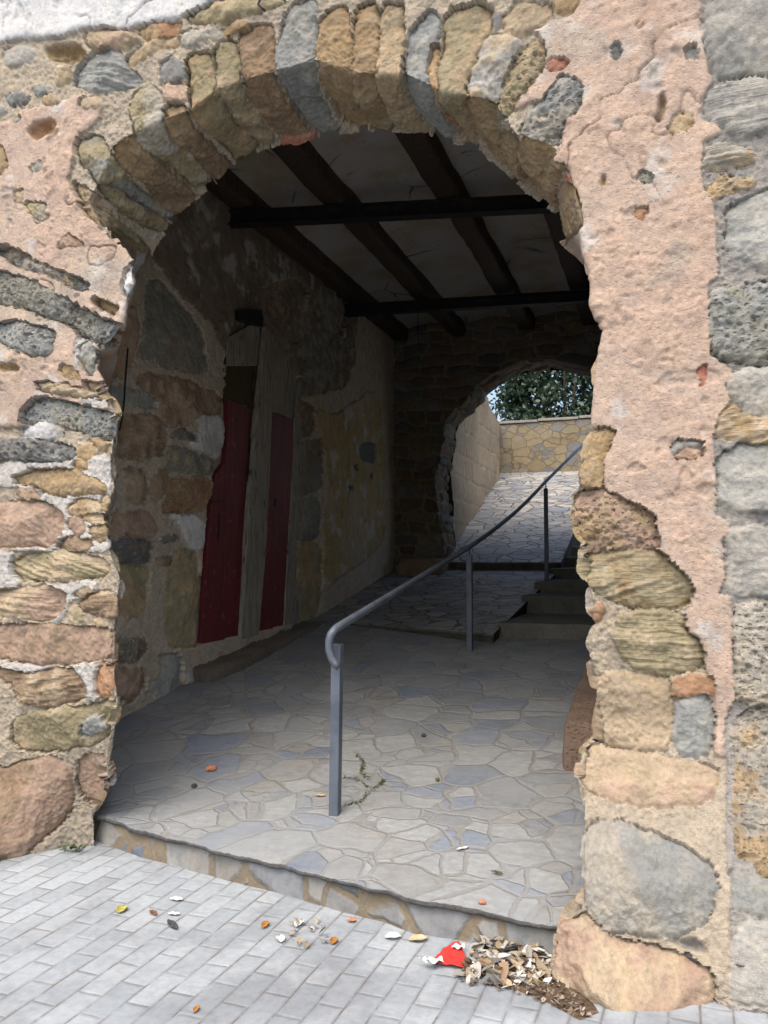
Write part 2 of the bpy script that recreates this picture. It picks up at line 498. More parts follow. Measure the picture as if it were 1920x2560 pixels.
    (8, 'st', 'P', '725,900 728,722 742,650 822,640 872,622 912,682 1002,742 1202,782 1382,852 1442,952 1444,1500 1100,1500 950,1180 782,1002', 'T', 2.2),
    (8, 'ho', 'GM', '1190,742 1372,728 1412,802 1302,792'),
]
G_ZONE = [(1400, -1500, 2), (1370, 100, 2), (1380, 200, 2), (1410, 370, 2), (1370, 430, 2), (1370, 510, 2), (1440, 540, 2), (1460, 580, 2), (1370, 620, 2), (1380, 830, 2), (1420, 860, 2), (1440, 1000, 2),
          (1450, 90, 4), (1400, 130, 4), (1410, 430, 4), (1510, 490, 4), (1480, 560, 4), (1500, 620, 4), (1450, 680, 4), (1420, 800, 4), (1430, 900, 4), (1430, 1106, 4),
          (1490, 50, 6), (1500, 90, 6), (1460, 130, 6), (1470, 290, 6), (1440, 350, 6), (1490, 370, 6), (1510, 450, 6), (1500, 640, 6), (1510, 800, 6), (1480, 900, 6), (1470, 1060, 6),
          (1480, 300, 8), (1490, 500, 8), (1490, 700, 8), (1500, 1000, 8), (1500, 2600, 8), (9000, 2600, 8), (9000, -6500, 8)]
G_ST = [
    (2, 'st', 'LG', '1390,60 1425,0 1460,-80 1900,-80 1900,300 1600,330 1420,350 1412,250 1380,180', 'G'),
    (2, 'str', 'LG', '1385,440 1420,375 1600,345 1900,320 1900,560 1500,590 1445,530 1382,500', 'G'),
    (2, 'str', 'TG', '1382,640 1502,630 1602,660 1592,720 1452,750 1386,742', 'O'),
    (2, 'pit', 'TG', '1390,832 1452,770 1582,770 1602,800 1420,862', 'O'),
    (2, 'st', 'LG', '1480,900 1600,830 1900,760 1900,1106 1700,1200 1482,1102 1482,952', 'G'),
    (4, 'pit', 'GG', '1402,142 1659,112 1900,100 1900,472 1602,472 1462,452 1410,420', 'G'),
    (4, 'st', 'LG', '1500,492 1900,482 1900,680 1602,700 1562,692 1542,652 1490,602', 'TG'),
    (4, 'str', 'O', '1460,662 1512,640 1562,702 1900,692 1900,802 1440,804 1430,742', 'T'),
    (4, 'st', 'LG', '1440,822 1900,812 1900,1092 1440,1094', 'G'),
    (6, 'st', 'LG', '1480,82 1552,60 1900,60 1900,352 1502,362 1472,312 1490,202', 'TG'),
    (6, 'pit', 'TG', '1522,382 1900,372 1900,820 1510,830 1522,702 1514,502', 'T'),
    (8, 'pit', 'TG', '1500,-260 1900,-260 1900,472 1622,466 1592,392 1532,372 1512,202', 'O'),
    (8, 'st', 'LG', '1500,402 1602,484 1900,484 1900,660 1500,642', 'G'),
    (8, 'st', 'LG', '1500,672 1900,682 1900,1022 1532,1032 1500,1002', 'G'),
]
L_ZONES = [
    (3, 'pl', 'N', '700,80 960,345 970,640 1100,600 1290,600 1520,560 1560,100 1300,-600 560,-600 600,-60'),
    (3, 'pl', 'OP', '1368,650 1412,682 1462,680 1622,560 1652,700 1680,1106 1659,1240 1560,1330 1440,1410 1400,1440 1392,1240 1420,950 1400,790 1360,760'),
    (3, 'pl', 'W', '832,690 882,662 968,700 972,802 952,882 872,852 808,820 872,750'),
    (5, 'pl', 'W', '738,-4 802,-4 892,40 882,132 862,168 800,152 778,82'),
]
L_ST = [
    (3, 'st', 'GG', '640,132 692,92 782,180 862,290 904,402 892,522 742,482 608,442 620,352 640,252', 'B'),
    (3, 'st', 'P', '540,180 600,270 592,402 562,522 400,502 300,380', 'R'),
    (3, 'st', 'B', '600,502 692,500 832,540 962,600 968,692 862,680 818,742 690,722 700,602 600,572', 'P'),
    (3, 'st', 'GG', '490,552 542,560 682,600 682,662 542,642 478,612', 'G'),
    (3, 'str', 'B', '528,680 692,690 734,742 722,862 642,882 520,872 500,802', 'P'),
    (3, 'st', 'P', '744,752 802,740 854,772 842,802 750,792', 'D'),
    (3, 'pit', 'GG', '740,812 852,852 952,882 932,942 842,952 740,922 728,862', 'K'),
    (3, 'pit', 'R', '740,962 922,960 924,1052 892,1110 700,1110 720,1052', 'O'),
    (3, 'st', 'B', '540,902 642,920 654,1002 622,1084 540,1052', 'T'), (3, 'st', 'B', '450,852 502,840 514,962 490,984 450,942', 'O'),
    (3, 'st', 'K', '680,932 742,910 732,1002 680,1064 648,1032', 'B'),
    (5, 'st', 'P', '500,0 642,-14 684,62 662,112 480,102 488,42', 'B'), (5, 'str', 'D', '480,112 672,120 662,212 602,227 458,202', 'B'),
    (5, 'st', 'B', '670,195 757,195 747,237 680,227', 'K'), (5, 'st', 'D', '700,105 782,105 772,132 700,132', 'B'),
    (5, 'st', 'K', '470,217 652,230 652,312 602,452 560,462 500,422 448,302', 'O'),
    (5, 'st', 'K', '770,152 872,170 872,572 750,604 718,482 718,352 750,252', 'O'),
    (5, 'pit', 'B', '500,560 622,540 644,602 602,642 498,652', 'GG'), (5, 'st', 'TG', '700,612 802,610 804,782 660,802 658,742 720,692 690,642', 'G'),
    (5, 'st', 'B', '500,672 622,680 644,742 582,822 500,802', 'P'), (5, 'st', 'G', '820,682 882,680 872,722 820,752'),
    (5, 'st', 'K', '1270,132 1392,130 1394,422 1332,500 1268,560', 'O'), (5, 'st', 'GG', '1270,-60 1392,-60 1382,122 1280,130', 'D'),
    (3, 'st', 'GG', '1285,800 1400,790 1400,1020 1280,1040', 'N'), (3, 'st', 'N', '1285,620 1365,640 1360,780 1285,790', 'B'),
    ('D', 'ho', 'D', '1020,930 1100,920 1105,1000 1090,1060 1010,1040 1000,980'), ('D', 'ho', 'D', '965,1060 1000,1050 1005,1100 975,1105'), ('D', 'ho', 'D', '1055,1120 1085,1110 1090,1145 1058,1148'), ('D', 'ho', 'D', '930,1185 970,1190 965,1225 932,1220'),
    ('D', 'ho', 'B', '750,900 800,905 800,1000 770,1010'), ('D', 'ho', 'B', '880,1340 910,1335 905,1385 885,1380'),
    (3, 'st', 'N', '1310,482 1502,310 1522,562 1350,600 1285,600', 'GG'), (3, 'st', 'N', '1130,120 1340,90 1300,370 1270,380 1210,280 1120,230', 'B'),
    (3, 'st', 'N', '1350,130 1560,120 1520,290 1320,470 1290,400', 'GG'),

]
# ------------------------------------------------------------------ relief sheets
def chaikin(p, n=1):
    p = np.array(p, float)
    for _ in range(n):
        q = np.roll(p, -1, 0)
        a = p * .8 + q * .2
        b = p * .2 + q * .8
        p = np.stack([a, b], 1).reshape(-1, 2)
    return p


def poly_dist(px, py, P):
    """inside mask and distance to the outline"""
    ins = np.zeros(px.shape, bool)
    d2 = np.full(px.shape, 1e18)
    n = len(P)
    for i in range(n):
        x1, y1 = P[i]
        x2, y2 = P[(i + 1) % n]
        dx, dy = x2 - x1, y2 - y1
        t = np.clip(((px - x1) * dx + (py - y1) * dy) / (dx * dx + dy * dy + 1e-9), 0, 1)
        d2 = np.minimum(d2, (px - x1 - t * dx) ** 2 + (py - y1 - t * dy) ** 2)
        if y1 != y2:
            ins ^= ((y1 > py) != (y2 > py)) & (px < x1 + (py - y1) * dx / dy)
    return ins, np.sqrt(d2)


def relief(P, N, zones, stones, base_kind='mortar', seed=0, dark=1.0, rwarp=1.0, amp=1.0, offframe=True, gzone=None, gst=None, rag=1.0, smudge=0., rubble_scale=(.32, .16)):
    """P, N (M,3) points and normals. returns label (M,), height (M,), colour (M,3)"""
    M = len(P)
    sx, sy, dep = project(P)
    mpp = dep / F
    facing = np.einsum('ij,ij->i', N, EYE - P) > 0.02
    w1 = fbm(P, 8, 2, seed + 1); w2 = fbm(P, 34, 3, seed + 2)
    w3 = fbm(P + 50, 8, 2, seed + 3); w4 = fbm(P + 50, 34, 3, seed + 4)
    wx = sx + (w1 * .014 + w2 * .010) * rag / mpp
    wy = sy + (w3 * .014 + w4 * .010) * rag / mpp
    n_lo = fbm(P, 3.0, 3, seed + 5)
    n_mid = fbm(P, 13, 4, seed + 6)
    n_hi = fbm(P, 60, 3, seed + 7)
    n_hi2 = fbm(P, 110, 2, seed + 17)
    lab = np.full(M, -1)
    h = -.010 + .012 * n_mid + .011 * n_hi + .012 * n_lo + .006 * n_hi2
    col = PAL['MO'] * (1 + .10 * n_lo + .10 * n_hi)[:, None]
    mix2 = sstep(n_lo + .4 * n_mid, -.05, .35)
    # procedural rubble for what the photograph does not show
    c3, w = rubble_scale
    off = (~facing) | (sx < -70) | (sx > 1990) | (sy < -70) | (sy > 2700)
    if not offframe: off = np.ones(M, bool)
    if off.any():
        Q = P[off]
        Nn = np.abs(N[off])
        u = np.where(Nn[:, 0] > Nn[:, 1], Q[:, 1], Q[:, 0]) + .03 * rwarp * fbm(Q, 5, 2, 31)
        v = Q[:, 2] + .035 * rwarp * fbm(Q, 4, 2, 32) + .008 * fbm(Q, 30, 2, 33)
        u = u + .008 * fbm(Q, 30, 2, 34)
        r = np.floor(v / w)
        ra = _hash(r, r * 0, r * 0, 5)
        bw = c3 * (.7 + .7 * ra)
        uu = u / bw + ra * 7
        cc = np.floor(uu)
        jit = (_hash(cc, r, r * 0, 8) - .5) * .5
        jit1 = (_hash(cc + 1, r, r * 0, 8) - .5) * .5
        f = uu - cc
        e0 = (f - jit * .5) * bw; e1 = (1 + jit1 * .5 - f) * bw
        cid = np.where(e0 < 0, cc - 1, cc)
        cid = np.where(e1 < 0, cc + 1, cid)
        du = np.minimum(np.abs(e0), np.abs(e1))
        fv = v / w - r
        dv = np.minimum(fv, 1 - fv) * w
        d = np.minimum(du, dv)
        hs = _hash(cid, r, r * 0, 12)
        hs2 = _hash(cid, r, r * 0, 13)
        keys = ['T', 'K', 'B', 'O', 'P', 'GG', 'G', 'TG']
        cols = np.array([PAL[k] for k in keys])[(hs * 7.99).astype(int)]
        st = d > .012 + .006 * hs2
        hh = -.004 + (.014 + .012 * hs2) * (1 - np.exp(-np.maximum(d - .012, 0) / .02)) + .012 * n_mid[off] + .006 * n_hi[off] + (hs2 - .5) * .02
        h[off] = np.where(st, hh, h[off])
        col[off] = np.where(st[:, None], cols * (.85 + .3 * hs2)[:, None] * (1 + .18 * n_mid[off])[:, None], col[off])
        lab[off] = -5
    vis = ~off

    sx2 = wx + (fbm(P + 9, 75, 2, seed + 41) * .006 + w2 * .006) * rag / mpp
    sy2 = wy + (fbm(P + 19, 75, 2, seed + 42) * .006 + w4 * .006) * rag / mpp

    def region(pts, t, grow=0.0):
        Pp = chaikin([src(t, x, y) for x, y in pts])
        x0, y0 = Pp.min(0) - 40; x1, y1 = Pp.max(0) + 40
        m = np.where(vis & (wx > x0) & (wx < x1) & (wy > y0) & (wy < y1))[0]
        if not len(m): return m, None, Pp
        if grow:
            ins, d = poly_dist(sx2[m], sy2[m], Pp)
            d = np.where(ins, d, -d) * mpp[m] + grow
            ins = d > 0
            return m[ins], d[ins], Pp
        ins, d = poly_dist(wx[m], wy[m], Pp)
        return m[ins], d[ins] * mpp[m[ins]], Pp

    gm = np.zeros(M, bool)
    if gzone is not None:
        Pp = np.array([src(t, x, y) for x, y, t in gzone])
        ins, d = poly_dist(wx, wy, Pp)
        gm = ins & facing
        lab[gm] = -11
        col[gm] = PAL['GM'] * (1 + .12 * n_lo[gm] + .1 * n_hi[gm])[:, None]
        off = off & ~gm
        vis = vis | gm
    zd = np.zeros(M)
    for (t, kind, ck, s) in zones:
        m, d, _ = region(PL(s), t)
        if gzone is not None and len(m):
            k = ~gm[m]
            m, d = m[k], d[k]
        if not len(m): continue
        code = {'pl': -2, 're': -3, 'wm': -4}[kind]
        zd[m] = d = np.where(lab[m] == code, np.maximum(zd[m], d), d)
        lab[m] = code
        if kind == 'wm':
            col[m] = PAL[ck] * (1 + .08 * n_mid[m] + .08 * n_hi[m])[:, None]
            h[m] = .004 + .010 * n_mid[m] + .010 * n_hi[m] + .006 * (1 - np.exp(-d / .01))
        else:
            th = .018 if kind == 're' else .015
            c2 = PAL[ck] * np.array([1.0, .96, .93]) if kind == 'pl' else PAL[ck] * np.array([.86, .87, .9])
            q = sstep(n_lo[m] + .5 * n_mid[m], -.1, .4)[:, None] * .9
            col[m] = (PAL[ck] * (1 - q) + c2 * q) * (1 + .06 * n_hi[m] + .09 * n_mid[m])[:, None]
            h[m] = th * (1 - np.exp(-d / .006)) + .009 * n_mid[m] * (.4 + .9 * sstep(n_lo[m], -.3, .3)) + .0030 * n_hi[m] * (1 + n_lo[m]) + .016 * n_lo[m]
            if kind == 'pl':
                st_ = sstep(fbm(P[m] * np.array([1, 1, .6]), 2.3, 4, 91), .0, .45)[:, None]
                col[m] = col[m] * (1 - st_) + st_ * (col[m] * .45 + PAL['MO'] * .50)
                gr_ = (sstep(fbm(P[m], 4.0, 4, 93), .18, .5) * .5)[:, None]
                col[m] = col[m] * (1 - gr_) + gr_ * PAL['TG'] * .95
            if kind == 'pl':
                sk_ = (sstep(fbm(P[m] * np.array([3.2, 3.2, .5]), 1.6, 4, 95), .12, .5) * .45)[:, None]
                col[m] = col[m] * (1 - sk_ * np.array([.30, .33, .36]))
                wh = (sstep(fbm(P[m], 6.5, 4, 97), .22, .45) * .6)[:, None]
                col[m] = col[m] * (1 - wh) + wh * PAL['WM'] * .92
                lump = sstep(fbm(P[m], 26, 2, 98), .25, .6)
                h[m] += .006 * lump * sstep(n_lo[m], -.2, .3)
            # flaked hollows and thin cracks
            fl = sstep(fbm(P[m], 11, 3, 77), .30, .42)
            h[m] -= .010 * fl
            cr = np.abs(fbm(P[m], 2.2, 4, 81))
            ck_ = .9 * (1 - sstep(cr, .0, .016)) * sstep(fbm(P[m], 1.9, 2, 82), -.12, .12)
            h[m] -= .012 * ck_
            col[m] *= (1 - .45 * ck_)[:, None]
    names = {}

    def do(stn, base, inG):
        nonlocal lab, h, col
        for i, e in enumerate(stn):
            t, kind, ck, s = e[:4]
            ck2 = e[4] if len(e) > 4 else ck
            k = e[5] if len(e) > 5 else 1.0
            m, d, Pp = region(PL(s), t, grow=.0 if kind == 'ho' else .007)
            if not len(m): continue
            kk = gm[m] if inG else ~gm[m]
            m, d = m[kk], d[kk]
            if len(m) < 30: continue
            if kind == 'ho':
                h[m] = h[m] - .055 * (1 - np.exp(-d / .022)) + .012 * n_hi[m]
                q = sstep(d, 0, .012)[:, None]
                col[m] = col[m] * (1 - q) + q * PAL[ck] * (1 + .2 * n_mid[m])[:, None]
                continue
            rs = np.random.RandomState(seed * 131 + i * 7 + base)
            c = P[m].mean(0)
            rel = P[m] - c
            ext = np.abs(rel).max() + .01
            tilt = rel @ (rs.uniform(-1, 1, 3)) / ext * .012 * min(1, ext / .15)
            rad = .006 if ext < .12 else .009
            a = (.010 + min(.016, ext * .07)) * amp * k * rs.uniform(.6, 1.35)
            hh = -.006 + a * (1 - np.exp(-d / rad)) + tilt
            ww = rel + .018 * np.stack([n_mid[m], n_lo[m], n_hi[m]], 1)
            fac = None
            for _k in range(6):
                pk = ww @ (rs.uniform(-1, 1, 3) * (.26 if base < 5000 else .14)) + rs.uniform(-.006, .02)
                fac = pk if fac is None else np.minimum(fac, pk)
            fac = np.clip(fac, -.045, .03)
            hh += .012 * n_mid[m] * min(1, ext / .2) + .007 * n_hi[m] + .005 * n_hi2[m] + fac * min(1, ext / .12)
            if k > 1.2: hh += .10 * (k - 1) * sstep(d, 0, .22)
            if kind in ('str', 'vs'):
                al = rs.uniform(-.35, .35)
                hz = rel[:, 2] * math.cos(al) + (rel[:, 0] + rel[:, 1]) * math.sin(al) + .012 * n_mid[m]
                S = np.stack([rel[:, 0] * 5, rel[:, 1] * 5, hz * 58], 1)
                g = fbm(S, 1, 3, 200 + i)
                g2 = fbm(S * np.array([1, 1, 2.2]), 1, 2, 300 + i)
                hh += .013 * g + .006 * g2
            elif kind in ('pit', 'vp'):
                g = fbm(P[m], 42, 2, 400 + i)
                hh -= .016 * sstep(g, .12, .45) + .006 * sstep(-g, .2, .5)
            else:
                g = fbm(P[m], 22, 2, 500 + i)
                hh += .006 * g - .012 * sstep(fbm(P[m], 7, 2, 520 + i), .2, .6)
            h[m] = hh
            q = sstep(n_lo[m] * .8 + .7 * n_mid[m] + rs.uniform(-.15, .15), -.1, .35)[:, None]
            cc = PAL[ck] * (1 - q) + PAL[ck2] * q
            cc = cc * (rs.uniform(.88, 1.12) * (1 + .16 * n_mid[m] + .10 * n_hi[m]))[:, None]
            dm = (.03 + .22 * sstep(n_mid[m] + .6 * n_hi[m], -.1, .5))[:, None]
            cc = cc * (1 - dm) + PAL['MO'] * .92 * dm
            e_ = ((1 - sstep(d, .002, .012)) * .35 * sstep(n_hi[m] + n_mid[m], -.3, .4))[:, None]
            col[m] = cc * (1 - e_) + PAL['MO'] * .9 * e_
            lab[m] = base + i
    do(stones, 1000, False)
    if gst is not None: do(gst, 5000, True)
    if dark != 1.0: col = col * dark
    return lab, h, np.clip(col, .01, .85)


def grid_normals(P, blur=3):
    du = np.gradient(P, axis=0)
    dv = np.gradient(P, axis=1)
    n = np.cross(du, dv)
    n /= np.maximum(np.linalg.norm(n, axis=2, keepdims=True), 1e-9)
    for ax in (1, 0):
        for _ in range(blur):
            a = np.concatenate([np.take(n, [0], ax), np.take(n, range(n.shape[ax] - 1), ax)], ax)
            b = np.concatenate([np.take(n, range(1, n.shape[ax]), ax), np.take(n, [-1], ax)], ax)
            n = (a + n + b) / 3
    return n / np.maximum(np.linalg.norm(n, axis=2, keepdims=True), 1e-9)


def emit(V, colr, lab, H, W, route):
    """cut the displaced grid into one mesh per label. route(label) -> (name, material, parent, label text) or None"""
    idx = np.arange(H * W).reshape(H, W)
    q = np.stack([idx[:-1, :-1], idx[1:, :-1], idx[1:, 1:], idx[:-1, 1:]], -1).reshape(-1, 4)
    L = lab.reshape(-1)
    ql = L[q].max(1)
    order = np.argsort(ql, kind='stable')
    ql = ql[order]; q = q[order]
    u, st = np.unique(ql, return_index=True)
    st = list(st) + [len(ql)]
    for i, l in enumerate(u):
        r = route(int(l))
        if r is None: continue
        f = q[st[i]:st[i + 1]]
        vi, inv = np.unique(f.ravel(), return_inverse=True)
        o = mesh_np(r[0], V[vi], inv.reshape(f.shape), r[1], r[2], colr[vi])
        if r[3]: o['label'] = r[3]


def resample(pts, step):
    pts = np.array(pts, float)
    d = np.r_[0, np.cumsum(np.linalg.norm(np.diff(pts, axis=0), axis=1))]
    n = int(d[-1] / step) + 1
    t = np.linspace(0, d[-1], n)
    return np.stack([np.interp(t, d, pts[:, k]) for k in range(pts.shape[1])], 1), t, d


# ------------------------------------------------------------------ the front archway wall
def ss1(x, a, b):
    t = min(1, max(0, (x - a) / (b - a)))
    return t * t * (3 - 2 * t)


def faceY(X, z):
    w = 1 - sstep(z, 0.0, .95)
    b = np.interp(X, [-5, -3.4, -2.9, -2.0, -.4, 3], [0, .05, .20, 0, -.42, -.46])
    sk = -.45 * sstep(-X, 3.0, 3.35) * (1 - sstep(z, .0, .40))
    return 3.58 + w * b + sk


def face_hit(t, x, y):
    r = sight(t, x, y)
    Yv = 3.55
    for _ in range(30):
        P = EYE + r * (Yv / r[1])
        Yv = .5 * Yv + .5 * float(faceY(np.array(P[0]), np.array(P[2])))
    return EYE + r * (Yv / r[1])


CP = [(203, 1870), (203, 1765), (215, 1735), (243, 1690), (237, 1650), (250, 1570), (258, 1520), (247, 1440), (250, 1330), (262, 1250), (235, 1180), (225, 1110),
      (248, 1060), (240, 1000), (255, 900), (235, 853), (208, 800), (207, 750), (238, 735), (262, 700), (272, 650), (286, 605), (288, 570), (264, 535), (222, 490), (190, 430), (212, 395), (245, 315),
      (290, 285), (345, 262), (415, 235), (465, 195), (515, 178), (595, 152), (680, 130), (750, 160), (864, 158), (954, 195), (1004, 205), (1069, 225),
      (1114, 290), (1199, 320), (1229, 390), (1250, 450), (1266, 540), (1283, 600), (1284, 655), (1308, 713), (1300, 745), (1288, 800), (1283, 860), (1278, 928),
      (1257, 1000), (1255, 1045), (1231, 1070), (1234, 1120), (1254, 1191), (1254, 1236), (1277, 1291), (1282, 1341), (1267, 1391), (1274, 1436), (1285, 1471),
      (1280, 1531), (1272, 1586), (1250, 1626), (1240, 1674), (1259, 1759), (1254, 1909), (1252, 1965), (1215, 1985), (1194, 2010), (1192, 2110), (1220, 2160), (1240, 2250)]
CW = np.array([face_hit('P', x, y) for x, y in CP])
iL, iA, iB, iR = CP.index((190, 430)), CP.index((415, 235)), CP.index((1114, 290)), CP.index((1250, 450))
cw, ct, cd = resample(CW, .0062)
zz = np.interp(ct, cd, CW[:, 2])
# outer frame of the wall
Ok = [(0, (-5.2, -.15)), (cd[iL], (-5.2, 4.3)), (cd[iA], (-5.2, 6.3)), (cd[iB], (2.4, 6.3)), (cd[iR], (2.4, 4.0)), (cd[-1], (2.4, -.15))]
ox = np.interp(ct, [k for k, _ in Ok], [v[0] for _, v in Ok])
oz = np.interp(ct, [k for k, _ in Ok], [v[1] for _, v in Ok])
# inner (back) edge of the opening
BK = [(330, 553), (385, 465), (470, 400), (520, 345), (610, 315), (700, 300), (829, 285), (929, 300), (1039, 330), (1129, 415), (1199, 465), (1214, 530)]
BW = np.array([hit('P', x, y, (0, 1, 0), 4.15) for x, y in BK])
bw_, bt, _ = resample(BW, .01)
back = np.zeros_like(cw)
for i in range(len(ct)):
    a = (ct[i] - cd[iL]) / (cd[iR] - cd[iL])
    if a < 0:
        sp = np.array([-3.88, 5.1, cw[i, 2]])
        k = ss1(a, -.10, 0)
        back[i] = sp * (1 - k) + BW[0] * k
    elif a > 1:
        k = ss1(a, 1, 1.12)
        rp = np.array([max(cw[i, 0] + .12, -.22), 4.2, cw[i, 2]])
        back[i] = BW[-1] * (1 - k) + rp * k
    else:
        back[i] = [np.interp(a * bt[-1], bt, bw_[:, k]) for k in range(3)]
NS, NF = 88, 330
sw = np.linspace(1, 0, NS, endpoint=False)
fw = np.linspace(0, 1, NF) ** 1.25
G = np.zeros((len(ct), NS + NF, 3))
for j, w in enumerate(sw): G[:, j] = cw * (1 - w) + back * w
for j, w in enumerate(fw):
    X = cw[:, 0] * (1 - w) + ox * w
    Z = cw[:, 2] * (1 - w) + oz * w
    G[:, NS + j, 0] = X
    G[:, NS + j, 2] = Z
    G[:, NS + j, 1] = faceY(X, Z)
for _ in range(5):  # worn, rounded arris
    sub = G[:, NS - 8:NS + 9].copy()
    G[:, NS - 7:NS + 8] = (sub[:, :-2] + sub[:, 1:-1] * 2 + sub[:, 2:]) / 4
Nn = grid_normals(G, 6)
if Nn[len(ct) // 2, NS + 100, 1] > 0: Nn = -Nn; FLIP = True
else: FLIP = False
Hh, Ww = G.shape[:2]
Pf, Nf = G.reshape(-1, 3), Nn.reshape(-1, 3)
lab, hgt, colr = relief(Pf, Nf, A_ZONES, A_ST, seed=3, gzone=G_ZONE, gst=G_ST)
V = Pf + Nf * hgt[:, None]
gl = (lab == -11) | (lab >= 5000)
V[gl] += Nf[gl] * .012
arch = thing('archway_wall', (-1.5, 3.6, 0), 'old rubble stone wall with patchy pink plaster around the tall round archway', 'wall')
gw = thing('stone_wall', (1.2, 3.6, 0), 'grey squared stone masonry at the right edge, beside the pink plaster', 'wall')


def routeA(l):
    if l >= 5000:
        e = G_ST[l - 5000]
        return ('stone_block', MK[e[1]], gw, None)
    if l >= 1000:
        e = A_ST[l - 1000]
        nm = 'voussoir' if e[1] in ('vo', 'vs', 'vp') else 'brick_fragment' if e[1] == 'br' else 'stone_block'
        return (nm, MK[e[1]], arch, None)
    return {-1: ('mortar', M_MORT, arch, None), -2: ('pink_plaster', M_PLAS, arch, None), -3: ('white_render', M_REND, arch, None),
            -4: ('lime_mortar', M_MORT, arch, None), -5: ('rubble', M_WALL, arch, None), -11: ('mortar', M_MORT, gw, None)}[l]


emit(V, colr, lab, Hh, Ww, routeA)
# solid back of the wall, round the opening
ck = M_WALL
bm_v = [tuple(p) for p in back[::12]]
outb = []
for i in range(0, len(ct), 12): outb.append((ox[i], 4.22 if back[i, 1] < 4.4 else back[i, 1], oz[i]))
n_ = len(bm_v)
inner = [(p[0] + (p[0] + 1.5) * .035, p[1] - .02, p[2] + max(0, p[2] - 1.5) * .035) for p in back[::12]]
mesh_py('inner_face', inner + outb, [(i, i + 1, n_ + i + 1, n_ + i) for i in range(n_ - 1)], ck, arch)
# ------------------------------------------------------------------ passage walls
def wall_sheet(path, z0, z1, step, seed, zones, stones, root, names, offframe=True, top=None, amp=1.0, mats=None, rub=(.32, .16), facing=1, bow=.03, rag=1.0, blend=0):
    """vertical wall along a plan path [(x, y), ...]"""
    p, t, d = resample([(a, b) for a, b in path], step)
    nz = int((z1 - z0) / step) + 1
    w = np.linspace(0, 1, nz)
    G = np.zeros((len(p), nz, 3))
    G[..., 0] = p[:, 0][:, None]; G[..., 1] = p[:, 1][:, None]
    if callable(z0): pass
    tz = np.full(len(p), z1) if top is None else np.interp(t, np.linspace(0, t[-1], len(top)), top)
    G[..., 2] = z0 + w[None, :] * (tz - z0)[:, None]
    N = grid_normals(G, 2)
    c = N[len(p) // 2, nz // 2]
    want = np.array([p[len(p) // 2, 1] * 0 + facing * 1.0, 0, 0]) if abs(c[0]) > abs(c[1]) else np.array([0, facing * 1.0, 0])
    if c @ want < 0: N = -N
    P = G.reshape(-1, 3); Nf = N.reshape(-1, 3)
    P = P + Nf * (bow * fbm(P, .9, 2, seed + 90))[:, None]
    lab, h, col = relief(P, Nf, zones, stones, seed=seed, offframe=offframe, amp=amp, rubble_scale=rub, rag=rag)
    if blend:
        col = col * (1 - blend) + PAL['T'] * 1.0 * blend
    V = P + Nf * h[:, None] * amp
    emit(V, col, lab, len(p), nz, lambda l: (names.get(l) or (('stone_block', MK[stones[l - 1000][1]]) if l >= 1000 else ('rubble', M_WALL))) + (root, None) if True else None)


def flat_part(name, axis, val, th, tile, s, mat, parent, rag=0.0):
    """a flat slab whose outline is given by sight lines onto the plane axis=val; thickness th"""
    n = [0, 0, 0]; n[axis] = 1
    pts = [hit(tile, x, y, n, val) for x, y in (PL(s) if isinstance(s, str) else s)]
    k = len(pts)
    off = np.zeros(3); off[axis] = th
    A = [p + off for p in pts]
    V = A + pts
    Fc = [tuple(range(k)), tuple(range(2 * k - 1, k - 1, -1))] + [(i, i + k, (i + 1) % k + k, (i + 1) % k) for i in range(k)]
    o = mesh_py(name, V, Fc, mat, parent)
    bm = __import__('bmesh').new(); bm.from_mesh(o.data)
    __import__('bmesh').ops.recalc_face_normals(bm, faces=bm.faces)
    bm.to_mesh(o.data); bm.free()
    b = o.modifiers.new('b', 'BEVEL'); b.width = .004; b.segments = 1; b.limit_method = 'ANGLE'
    return o


pw = thing('passage_wall', (-3.9, 7.5, 0), 'dim left wall of the vaulted passage with the red panelled door', 'wall')
WN = {-1: ('mortar', M_MORT), -2: ('ochre_plaster', M_PLAS), -5: ('rubble', M_WALL)}
# the door opening is left out of the wall sheet: cut into pieces around it
DOOR = [('D', 190, 330), ('D', 255, 195), ('D', 255, 130), ('D', 395, 130), ('D', 530, 290), ('D', 620, 430), ('D', 652, 560), ('D', 660, 900), ('D', 625, 2010), ('D', 45, 2150), ('D', 90, 1300), ('D', 130, 1120), ('D', 190, 900), ('D', 190, 690)]


